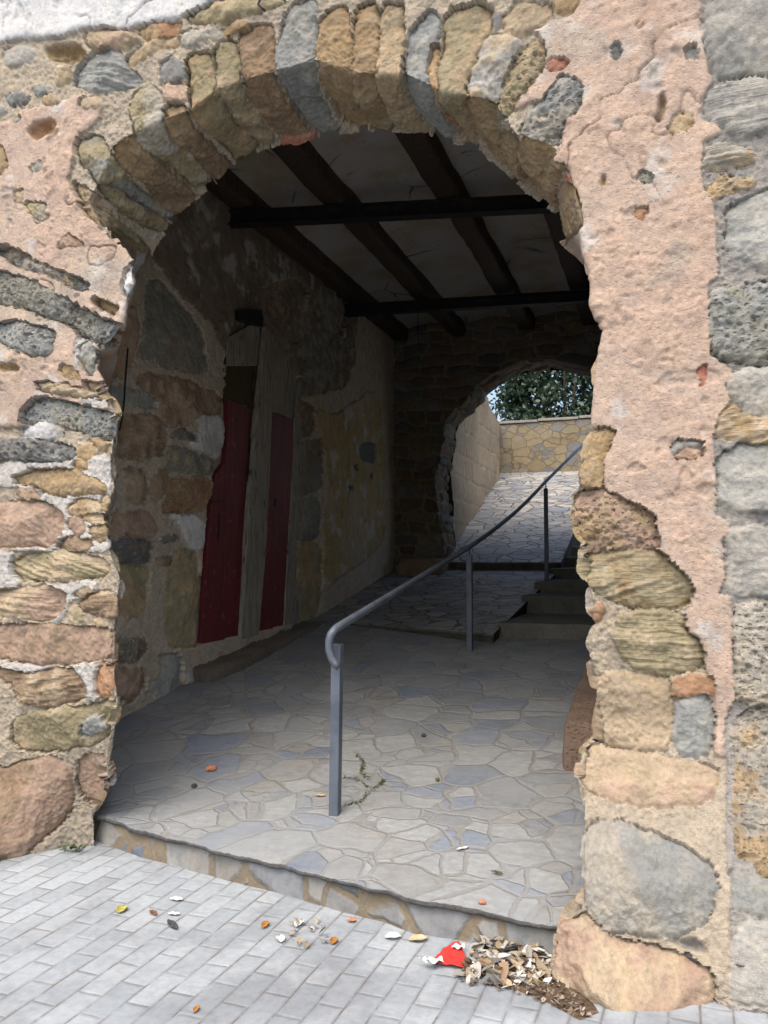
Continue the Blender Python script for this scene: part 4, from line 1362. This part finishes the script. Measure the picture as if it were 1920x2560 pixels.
for i in range(9):
    x = -4.4 + i * .9
    rough_block('coping_stone', (x, 18.46, 4.515 + (x + 3.9) * .02), (x + .89, 19.0, 4.58 + (x + 3.9) * .02), M_STONE, rt, amp=.008, seed=60 + i, col=PAL['TG'] * .8, res=.08, rad=.015)
V, Fc = box_vf(-14, 18.9, 2.5, 14, 40, 4.45)
o = mesh_py('terrace_ground', V, Fc, NT('earth').fin(lin((120, 104, 80), .5), .95))
tag(o, 'earth terrace behind the retaining wall', 'ground', kind='structure')

M_BARK = NT('bark').fin((.07, .055, .04), .9)
s = NT('dark_leaf')
oi = s.n('ShaderNodeAttribute', attribute_name='Col').outputs['Color']
M_LEAF = s.fin(oi, .35, None, spec=.5)


def leaf_tree(name, c, rad, nleaf, size, seed, label, group=None, base=4.4):
    rs = np.random.RandomState(seed)
    root = thing(name, (c[0], c[1], base), label, 'tree', group)
    tips = []
    for k in range(rs.randint(5, 7)):
        a = rs.uniform(0, 6.28)
        q = [np.array([c[0] + .15 * math.cos(a), c[1] + .15 * math.sin(a), base])]
        for t in range(5):
            q.append(q[-1] + np.array([math.cos(a) * rs.uniform(.1, .35) * rad[0] / 1.6, math.sin(a) * rs.uniform(.1, .3), rs.uniform(.3, .5) * (c[2] + rad[2] - base) / 2.4]))
        tube('trunk', q, .05, M_BARK, root, n=8, radii=[.06, .05, .04, .03, .02, .01])
    ncl = 90
    u = rs.normal(size=(ncl, 3)); u /= np.linalg.norm(u, axis=1, keepdims=True)
    rr = rs.uniform(.25, 1.0, (ncl, 1)) ** .5
    cl = np.array(c) + u * rr * np.array(rad) * (.82 + .25 * rs.rand(ncl, 1))
    n = nleaf
    ci = rs.randint(0, ncl, n)
    P = cl[ci] + rs.normal(size=(n, 3)) * .17
    P = P[P[:, 2] > base + .15]; n = len(P)
    d = rs.normal(size=(n, 3)); d[:, 2] -= .5; d /= np.linalg.norm(d, axis=1, keepdims=True)
    w = np.cross(d, rs.normal(size=(n, 3))); w /= np.linalg.norm(w, axis=1, keepdims=True)
    nn = np.cross(d, w)
    L = size * rs.uniform(.7, 1.25, (n, 1)); Wd = L * .26
    prof = [(0, 0, 0), (.35, 1, .06), (.35, -1, .06), (.75, .75, .02), (.75, -.75, .02), (1.05, 0, -.1)]
    V = np.stack([P + d * L * a + w * Wd * b + nn * L * h for a, b, h in prof], 1)
    base_i = (np.arange(n) * 6)[:, None]
    T = np.concatenate([base_i + np.array([[0, 2, 1]]), base_i + np.array([[1, 2, 4]]), base_i + np.array([[1, 4, 3]]), base_i + np.array([[3, 4, 5]])], 0)
    g = rs.rand(n, 1)
    cc = np.array([.018, .040, .022]) * (1 - g) + np.array([.050, .085, .045]) * g
    cc = np.repeat(cc, 6, 0)
    mesh_np('crown', V.reshape(-1, 3), T, M_LEAF, root, cc, smooth=False)


leaf_tree('evergreen_tree', (-2.25, 20.6, 5.75), (1.95, 1.2, 1.35), 12000, .13, 3, 'dense dark glossy evergreen tree above the retaining wall')
leaf_tree('evergreen_shrub', (.35, 20.3, 5.0), (.9, .8, .7), 3000, .10, 5, 'looser light green shrub at the right above the retaining wall')

# ------------------------------------------------------------------ handrail
def rail_mat():
    s = NT('grey_steel'); v = s.co(); n = s.noise(v, 6, 6, .6); n2 = s.noise(v, 90, 4, .6)
    c = s.mix(s.rng(n, .4, .7), lin((112, 122, 134), .62), lin((92, 100, 112), .6))
    c = s.mix(s.math('MULTIPLY', s.rng(n2, .6, .72), .3), c, lin((150, 146, 138), .6))
    return s.fin(c, s.rng(n2, .3, .7, .42, .6), s.bump(n2, .12, .002), metal=.25, spec=.5)


M_RAIL = rail_mat()
hr = thing('handrail', (-1.62, 4.05, .2), 'grey steel handrail with curled lower end climbing the ramp on square posts', 'handrail')
posts = [(-1.635, 4.06), (-1.73, 7.66), (-1.452, 11.0), (-1.12, 15.0)]
P1t = hit('P', 731, 1361, (0, 1, 0), 4.06)
P2t = hit('P', 1017, 1180, (0, 1, 0), 7.66)
P3t = hit('P', 1178, 1041, (0, 1, 0), 11.0)
Pe = hit('P', 1279, 941, (0, 1, 0), 15.2)
k0 = P1t
pts = []
HK = [(732, 1440), (724, 1434), (716, 1420), (711, 1402), (711, 1385), (715, 1370), (724, 1359), (738, 1350)]
for i, (x, y) in enumerate(HK): pts.append(hit('P', x, y, (0, 1, 0), 3.98 + .02 * (i > 5) + (i > 6) * .08))
dir_ = np.array(P2t) - np.array(pts[-1])
for f in np.linspace(.08, 1, 14): pts.append(np.array(pts[7]) + dir_ * f)
for f in np.linspace(.1, 1, 10):
    q = np.array(P2t) + (np.array(P3t) - np.array(P2t)) * f
    q[2] -= .05 * math.sin(math.pi * f); pts.append(q)
for f in np.linspace(.1, 1, 10): pts.append(np.array(P3t) + (np.array(Pe) - np.array(P3t)) * f)
tube('rail', pts, .0215, M_RAIL, hr, n=20)
for (x, y), top, zb in zip(posts, (np.array(hit('P', 731, 1391, (0, 1, 0), 4.06))[2], P2t[2] - .075, P3t[2] - .085, Pe[2] - .09), (r1z(-1.63, 4.06) - .03, r1z(-1.73, 7.66) - .03, 1.18, 2.3)):
    w = .026
    V, Fc = box_vf(x - w, y - w, float(zb), x + w, y + w, float(top))
    if (x, y) == posts[0]:
        V = [(a + (.012 if c > .5 else 0), b, c) for a, b, c in V]
    mesh_py('post', V, Fc, M_RAIL, hr, bevel=.004)
    if (x, y) != posts[0]: tube('bracket', [(x, y, top - .01), (x, y, top + .08)], .008, M_RAIL, hr, n=10)
V, Fc = box_vf(-1.625 - .012, 3.99, float(top0) if False else 1.02, -1.625 + .012, 4.05, 1.05)
SUN_E, EXPO = 1.25, 1.05
# ------------------------------------------------------------------ small things on the ground
def colmat(name, c, rough=.8, k=.3):
    s = NT(name); v = s.co(); n = s.noise(v, 60, 4, .6)
    return s.fin(s.mix(s.rng(n, .35, .7), tuple(np.array(c) * (1 - k)), tuple(np.array(c) * (1 + k * .5))), rough, s.bump(n, .3, .002))


def leaf(name, at, L, Wd, ang, curl, mat, label, cat='leaf', group=None, lift=.004, pitch=0.):
    curl *= .35; L *= 1.1; Wd *= 1.1
    V, Fc = [], []
    n, m = 10, 6
    ca, sa = math.cos(ang), math.sin(ang)
    for i in range(n + 1):
        t = i / n
        wd = Wd * (math.sin(math.pi * min(1, t * .92 + .04)) ** .8)
        for j in range(m + 1):
            u = j / m * 2 - 1
            x = (t - .5) * L; y = u * wd * .5
            z = lift + curl * (u * u) * wd + curl * .5 * (t - .5) ** 2 * L + .002 * math.sin(t * 13 + u * 4)
            V.append((x * ca - y * sa, x * sa + y * ca, z + pitch * x))
    for i in range(n):
        for j in range(m):
            k = i * (m + 1) + j
            Fc.append((k, k + 1, k + m + 2, k + m + 1))
    o = mesh_py(name, V, Fc, mat, None, smooth=True)
    o.location = Vector((float(at[0]), float(at[1]), float(at[2])))
    so = o.modifiers.new('s', 'SOLIDIFY'); so.thickness = .0012
    return tag(o, label, cat, group)


def z0(t, x, y, z=0.003): return hit(t, x, y, (0, 0, 1), z)


MY = colmat('yellow_leaf', lin((196, 186, 96), .7)); MOr = colmat('orange_leaf', lin((190, 132, 60), .7)); MW = colmat('pale_scrap', lin((225, 226, 218), .8), k=.12)
MBr = colmat('brown_leaf', lin((150, 104, 70), .6)); MT = colmat('tan_leaf', lin((216, 190, 150), .75), k=.15); MDk = colmat('dark_scrap', (.06, .06, .07)); MCl = colmat('brick_chip', lin((214, 140, 104), .7), k=.15)
leaf('fallen_leaf', z0(7, 525, 615), .065, .045, 1.9, .5, MY, 'yellowish green leaf lying alone on the pavement at the left')
leaf('fallen_leaf', z0(7, 1146, 682), .055, .030, 1.7, .7, MOr, 'orange brown leaf on the pavement, left of the white petals')
leaf('fallen_leaf', z0(7, 1442, 752), .050, .030, 1.7, .7, MOr, 'orange leaf on the pavement below the little heap of twigs')
leaf('fallen_leaf', z0(7, 848, 1047), .038, .018, 1.7, .6, MOr, 'small orange leaf near the bottom edge of the pavement')
leaf('fallen_leaf', z0(7, 662, 630), .050, .025, 2.6, .5, MBr, 'reddish brown curled leaf near the dark feather')
leaf('fallen_leaf', z0(7, 1520, 664), .035, .025, .3, .6, MCl, 'small pale orange leaf at the foot of the step')
leaf('petal', z0(7, 1292, 678), .055, .034, 1.5, .8, MW, 'upright white petal on the pavement, nearest the step', 'petal')
leaf('petal', z0(7, 1212, 745), .050, .034, 2.2, .8, MW, 'folded white petal on the pavement below the orange brown leaf', 'petal')
leaf('petal', z0(7, 762, 570), .055, .035, .1, .3, MW, 'flat whitish petal above the dark feather', 'petal')
leaf('petal', z0(7, 752, 634), .050, .022, .2, .4, MW, 'white petal just beside the dark feather', 'petal')
leaf('petal', z0(8, 38, 735), .060, .045, .4, .6, MW, 'white scrap at the foot of the step, left of the tan leaf', 'petal')
leaf('fallen_leaf', z0(8, 148, 745), .070, .045, .5, .6, MT, 'pale tan leaf at the foot of the step beside the litter')
leaf('feather', z0(7, 745, 680), .095, .030, -.65, .2, MDk, 'dark grey feather lying on the pavement', 'feather')


def pebble(name, at, s, mat, label, cat='stone', seed=0):
    rs = random.Random(seed)
    import bmesh
    bm = bmesh.new(); bmesh.ops.create_icosphere(bm, subdivisions=2, radius=1)
    for v in bm.verts:
        k = 1 + .25 * math.sin(v.co.x * 3 + seed) * math.cos(v.co.y * 4 + seed * 2)
        v.co = Vector((v.co.x * s[0] * k, v.co.y * s[1] * k, v.co.z * s[2] * k + s[2] * .7))
    me = bpy.data.meshes.new(name); bm.to_mesh(me); bm.free(); me.materials.append(mat)
    o = bpy.data.objects.new(name, me); COL.objects.link(o)
    o.location = Vector([float(q) for q in at]); o.rotation_euler = (0, 0, seed)
    return tag(o, label, cat)


def onramp(t, x, y):
    z = .3
    for _ in range(20):
        p = hit(t, x, y, (0, 0, 1), z); z = .5 * z + .5 * float(r1z(p[0], p[1]))
    return (p[0], p[1], z + .004)


pebble('loose_stone', onramp(7, 915, 12), (.034, .022, .018), MCl, 'pale orange stone chip lying on the ramp left of the handrail', seed=1)
pebble('loose_stone', onramp(7, 838, 82), (.030, .016, .008), MDk, 'flat dark slate chip on the ramp below the orange chip', seed=2)
pebble('loose_stone', onramp(8, 424, 588), (.016, .012, .008), MCl, 'tiny orange chip on the lip of the step', seed=3)
pebble('loose_stone', onramp(8, 232, 58), (.014, .012, .01), colmat('olive', (.12, .10, .03)), 'small olive seed pod on the right of the ramp', 'seed', seed=4)
pebble('loose_stone', onramp(6, 172, 972), (.016, .014, .012), MDk, 'tiny black pebble in the middle of the ramp', seed=6)
leaf('twig_leaf', onramp(8, 488, 460), .05, .016, -.3, .7, colmat('olive_leaf', (.08, .08, .04)), 'narrow dark curled leaf near the lip of the step')
leaf('paper_scrap', onramp(8, 340, 355), .06, .018, .8, .5, MW, 'thin white scrap on the right of the ramp', 'scrap')
leaf('fallen_leaf', onramp(7, 1385, 125), .05, .03, .2, .4, MT, 'pale dry leaf beside the foot of the first post')
leaf('fallen_leaf', onramp(6, 540, 535), .11, .06, .2, .5, MW, 'whitish scrap at the foot of the lowest stair step')

# red packet with torn white corners
rp = thing('crumpled_packet', z0(8, 300, 835), 'crumpled red packet with white torn corners on the pavement by the step', 'litter')
A = np.zeros((26, 22, 3))
c4 = [z0(8, 205, 850), z0(8, 385, 885), z0(8, 322, 765), z0(8, 250, 800)]
for i in range(26):
    for j in range(22):
        u, v = i / 25, j / 21
        A[i, j] = (c4[0] * (1 - u) + c4[1] * u) * (1 - v) + (c4[3] * (1 - u) + c4[2] * u) * v
q = A.reshape(-1, 3)
A[..., 2] = .016 + (.012 * fbm(q, 22, 3, 5) + .010 * np.abs(fbm(q, 9, 2, 6))).reshape(26, 22)
A[..., :2] += (.006 * fbm(q, 40, 2, 8)).reshape(26, 22)[..., None]
MRD = NT('red_foil').fin(lin((214, 62, 56), .85), .45)
o = sub('red_wrapper', A, MRD, rp); o.modifiers.new('s', 'SOLIDIFY').thickness = .002
for (t, x, y, L, W_, an) in ((8, 215, 832, .07, .035, .5), (8, 320, 772, .05, .03, .3), (8, 388, 858, .045, .02, 1.6), (8, 180, 828, .05, .016, -.1)):
    pz = z0(t, x, y, .03)
    V = []
    for i in range(9):
        for j in range(5):
            a, b = (i / 8 - .5) * L, (j / 4 - .5) * W_
            V.append((pz[0] + a * math.cos(an) - b * math.sin(an), pz[1] + a * math.sin(an) + b * math.cos(an), .032 + .006 * math.sin(i * 1.3 + j)))
    Fc = [(i * 5 + j, i * 5 + j + 1, i * 5 + j + 6, i * 5 + j + 5) for i in range(8) for j in range(4)]
    mesh_py('white_corner', V, Fc, MW, rp, smooth=True)

# heap of dry leaves and soil between step and pier
rs = np.random.RandomState(4)
def chips(name, regionpts, n, smin, smax, pal, label, cat, zt, seed, spread=0):
    rs = np.random.RandomState(seed)
    Pp = np.array([z0(8, x, y)[:2] for x, y in regionpts])
    lo, hi = Pp.min(0), Pp.max(0)
    VV, TT, CC = [], [], []
    cnt = 0
    while cnt < n:
        c = rs.uniform(lo, hi)
        ins, d = poly_dist(np.array([c[0]]), np.array([c[1]]), Pp)
        if not ins[0]: continue
        L = rs.uniform(smin, smax); W_ = L * rs.uniform(.25, .7)
        a = rs.uniform(0, 6.28); tl = rs.normal(0, .5); tr = rs.normal(0, .4)
        z = min(zt, float(d[0]) * .5) * rs.uniform(.2, 1) + .008
        ang = np.array([math.cos(a), math.sin(a), math.sin(tl)]); nrm = np.array([-math.sin(a), math.cos(a), math.sin(tr)])
        base = len(VV)
        k = rs.uniform(.1, .4)
        for (u, w, hh) in ((-.5, 0, 0), (-.15, -.5, k), (-.1, 0, 0), (-.15, .5, k), (.25, -.4, k * .8), (.25, .4, k * .8), (.55, 0, .1)):
            VV.append(np.array([c[0], c[1], z]) + ang * u * L + nrm * w * W_ + np.array([0, 0, hh * W_]))
            CC.append(None)
        for f in ((0, 1, 2), (0, 2, 3), (1, 4, 2), (2, 4, 6), (2, 6, 5), (2, 5, 3)): TT.append([base + q for q in f])
        col = PAL.get(pal[rs.randint(len(pal))]) if isinstance(pal[0], str) else np.array(pal[rs.randint(len(pal))])
        col = col * rs.uniform(.6, 1.25)
        for q in range(7): CC[base + q] = col
        cnt += 1
    o = mesh_np(name, np.array(VV), np.array(TT), M_CHIP, None, np.array(CC), smooth=False)
    return tag(o, label, cat, kind='stuff')


s = NT('chips'); M_CHIP = s.fin(s.n('ShaderNodeAttribute', attribute_name='Col').outputs['Color'], .8)
chips('leaf_litter', [(390, 760), (470, 740), (600, 745), (730, 730), (760, 900), (740, 960), (560, 950), (430, 940), (330, 900), (380, 860)], 330, .025, .085,
      ['T', 'T', 'TG', 'W', 'O', 'B', 'D', 'WM', 'LG'], 'heap of dry tan leaves and scraps between step and right pier', 'leaf litter', .035, 4)
chips('soil_debris', [(380, 800), (740, 740), (790, 950), (900, 1080), (800, 1060), (620, 990), (480, 960), (330, 930)], 800, .006, .028,
      [(.15, .11, .08), (.08, .06, .045), (.22, .17, .13), (.32, .27, .21)], 'brown soil and crumbled bark around the foot of the right pier', 'soil', .014, 9)
chips('dry_twigs', [(-420, 660), (-330, 640), (-230, 650), (-250, 760), (-300, 790), (-400, 780)], 34, .012, .035, ['T', 'B', 'O', 'TG'], 'little heap of dry twigs on the pavement by the step', 'twigs', .015, 12)
Ap = [z0(8, x, y) for x, y in [(400, 830), (470, 770), (740, 745), (840, 900), (940, 1060), (850, 1090), (700, 1010), (560, 960), (420, 920)]]
cen = np.mean(Ap, 0)
V, Fc = [tuple(cen + np.array([0, 0, .018]))], []
rings = [.35, .65, .88, 1.0]
Ap2 = chaikin(np.array(Ap), 3) if False else np.array(Ap)
AA = []
for i in range(len(Ap)):
    a, b = np.array(Ap[i]), np.array(Ap[(i + 1) % len(Ap)])
    for f in np.linspace(0, 1, 10, endpoint=False): AA.append(a * (1 - f) + b * f)
for r in rings:
    for a in AA:
        p = cen + (a - cen) * r
        nz = float(fbm(np.array([p]), 9, 3, 3)[0])
        p = p + (a - cen) * .08 * nz * r
        V.append((p[0], p[1], (.018 * (1 - r ** 2) + .006 * nz * (1 - r)) + (.002 if r < 1 else -.004)))
n = len(AA)
Fc += [(0, 1 + i, 1 + (i + 1) % n) for i in range(n)]
for k in range(len(rings) - 1):
    for i in range(n): Fc.append((1 + k * n + i, 1 + (k + 1) * n + i, 1 + (k + 1) * n + (i + 1) % n, 1 + k * n + (i + 1) % n))
o = mesh_py('soil', V, Fc, colmat('soil', lin((130, 108, 86), .5), .95, .5), None, smooth=True)
tag(o, 'patch of brown soil spilling from the corner onto the pavement', 'soil', kind='stuff')

# moss lines in the paving, weed at the left pier
MOSS = colmat('moss', (.10, .12, .045), .95, .5)
MV, MT_ = [], []
for ln in [[(1480, 40), (1560, 60), (1600, 100), (1560, 150), (1480, 165)], [(1600, 100), (1650, 70), (1659, 55)], [(1560, 20), (1600, 60)], [(1540, -60), (1570, -20), (1560, 20)]]:
    for a, b in zip(ln[:-1], ln[1:]):
        for k in range(34):
            f = rs.rand()
            p = np.array(onramp(7, a[0] * (1 - f) + b[0] * f + rs.normal(0, 5), a[1] * (1 - f) + b[1] * f + rs.normal(0, 4)))
            base = len(MV)
            for an in (0, 2.1, 4.2): MV.append(p + np.array([math.cos(an + f * 9) * .008, math.sin(an + f * 9) * .008, rs.uniform(-.003, .006)]))
            MT_.append([base, base + 1, base + 2])
o = mesh_np('moss', np.array(MV), np.array(MT_), MOSS, None, None, smooth=False)
tag(o, 'green moss growing in the joints of the ramp by the first post', 'moss', kind='stuff')
WV, WT = [], []
wp = z0(7, 312, 362)
for k in range(46):
    a = rs.uniform(0, 6.28); r = rs.uniform(0, .05); L = rs.uniform(.012, .03)
    c = wp + np.array([math.cos(a) * r * 1.6, math.sin(a) * r, rs.uniform(.005, .035)])
    b = len(WV); an = rs.uniform(0, 6.28)
    for u, w in ((0, 0), (.5, .4), (1, 0), (.5, -.4)): WV.append(c + np.array([math.cos(an) * u * L - math.sin(an) * w * L, math.sin(an) * u * L + math.cos(an) * w * L, u * L * .4]))
    WT.append([b, b + 1, b + 2, b + 3])
o = mesh_np('weed', np.array(WV), np.array(WT), colmat('weed_green', (.06, .10, .035), .7), None, None, smooth=False)
tag(o, 'small green weed at the foot of the left pier', 'weed')

# thin cable on the dim wall and an iron hook with wire over the arch
cb_ = [hit('P', x, y, (0, 1, 0), 5.3 + .01 * i) for i, (x, y) in enumerate([(272, 752), (270, 790), (267, 830), (266, 870), (262, 905), (258, 925)])]
cb_ = [hit('P', x, y, (1, 0, 0), -3.70) for x, y in [(276, 752), (273, 790), (270, 830), (268, 870), (263, 905), (258, 930)]]
o = tube('hanging_cable', cb_, .007, M_BLACK, None, n=8)
tag(o, 'thin dark cable hanging on the inner stone wall behind the left pier', 'cable')
hk = [face_hit(1, x, y) + np.array([0, -.05, 0]) for x, y in [(1120, 15), (1135, 5), (1145, 25), (1135, 45), (1150, 60), (1165, 75)]]
o = tube('iron_hook', hk, .006, M_BLACK, None, n=8)
tag(o, 'small rusty iron hook set in the stones above the arch', 'hook')

# ------------------------------------------------------------------ light, camera
w = bpy.data.worlds.new('World'); SCN.world = w; w.use_nodes = True
nt = w.node_tree; nt.nodes.clear()
sky = nt.nodes.new('ShaderNodeTexSky'); sky.sky_type = 'NISHITA'; sky.sun_disc = False
EL, AZ = math.radians(60), math.radians(188)
sky.sun_elevation = EL; sky.sun_rotation = AZ; sky.air_density = 1.0; sky.dust_density = 5.0; sky.ozone_density = 1.0
bg = nt.nodes.new('ShaderNodeBackground'); bg.inputs[1].default_value = .15
out = nt.nodes.new('ShaderNodeOutputWorld')
nt.links.new(sky.outputs[0], bg.inputs[0]); nt.links.new(bg.outputs[0], out.inputs[0])
sd = bpy.data.lights.new('sun', 'SUN'); sd.energy = SUN_E; sd.angle = math.radians(75); sd.color = (1, .95, .88)
so = bpy.data.objects.new('sun', sd); COL.objects.link(so)
sdir = Vector((math.sin(AZ) * math.cos(EL), math.cos(AZ) * math.cos(EL), math.sin(EL)))
so.rotation_euler = (-sdir).to_track_quat('-Z', 'Y').to_euler()
cam = bpy.data.cameras.new('camera'); co = bpy.data.objects.new('camera', cam); COL.objects.link(co)
cam.sensor_fit = 'VERTICAL'; cam.sensor_height = 24; cam.lens = 24 * F / 2560
cam.clip_start = .05; cam.clip_end = 600
co.location = EYE
co.matrix_world = Matrix([list(RT) + [0], list(UP) + [0], list(-FW) + [0], [0, 0, 0, 1]]).transposed() @ Matrix.Identity(4)
co.matrix_world.translation = Vector(EYE)
SCN.camera = co
SCN.view_settings.view_transform = 'Standard'
SCN.view_settings.look = 'None'
SCN.view_settings.exposure = EXPO
SCN.view_settings.gamma = 1
SCN.cycles.max_bounces = 8
SCN.cycles.diffuse_bounces = 5
SCN.cycles.use_denoising = True
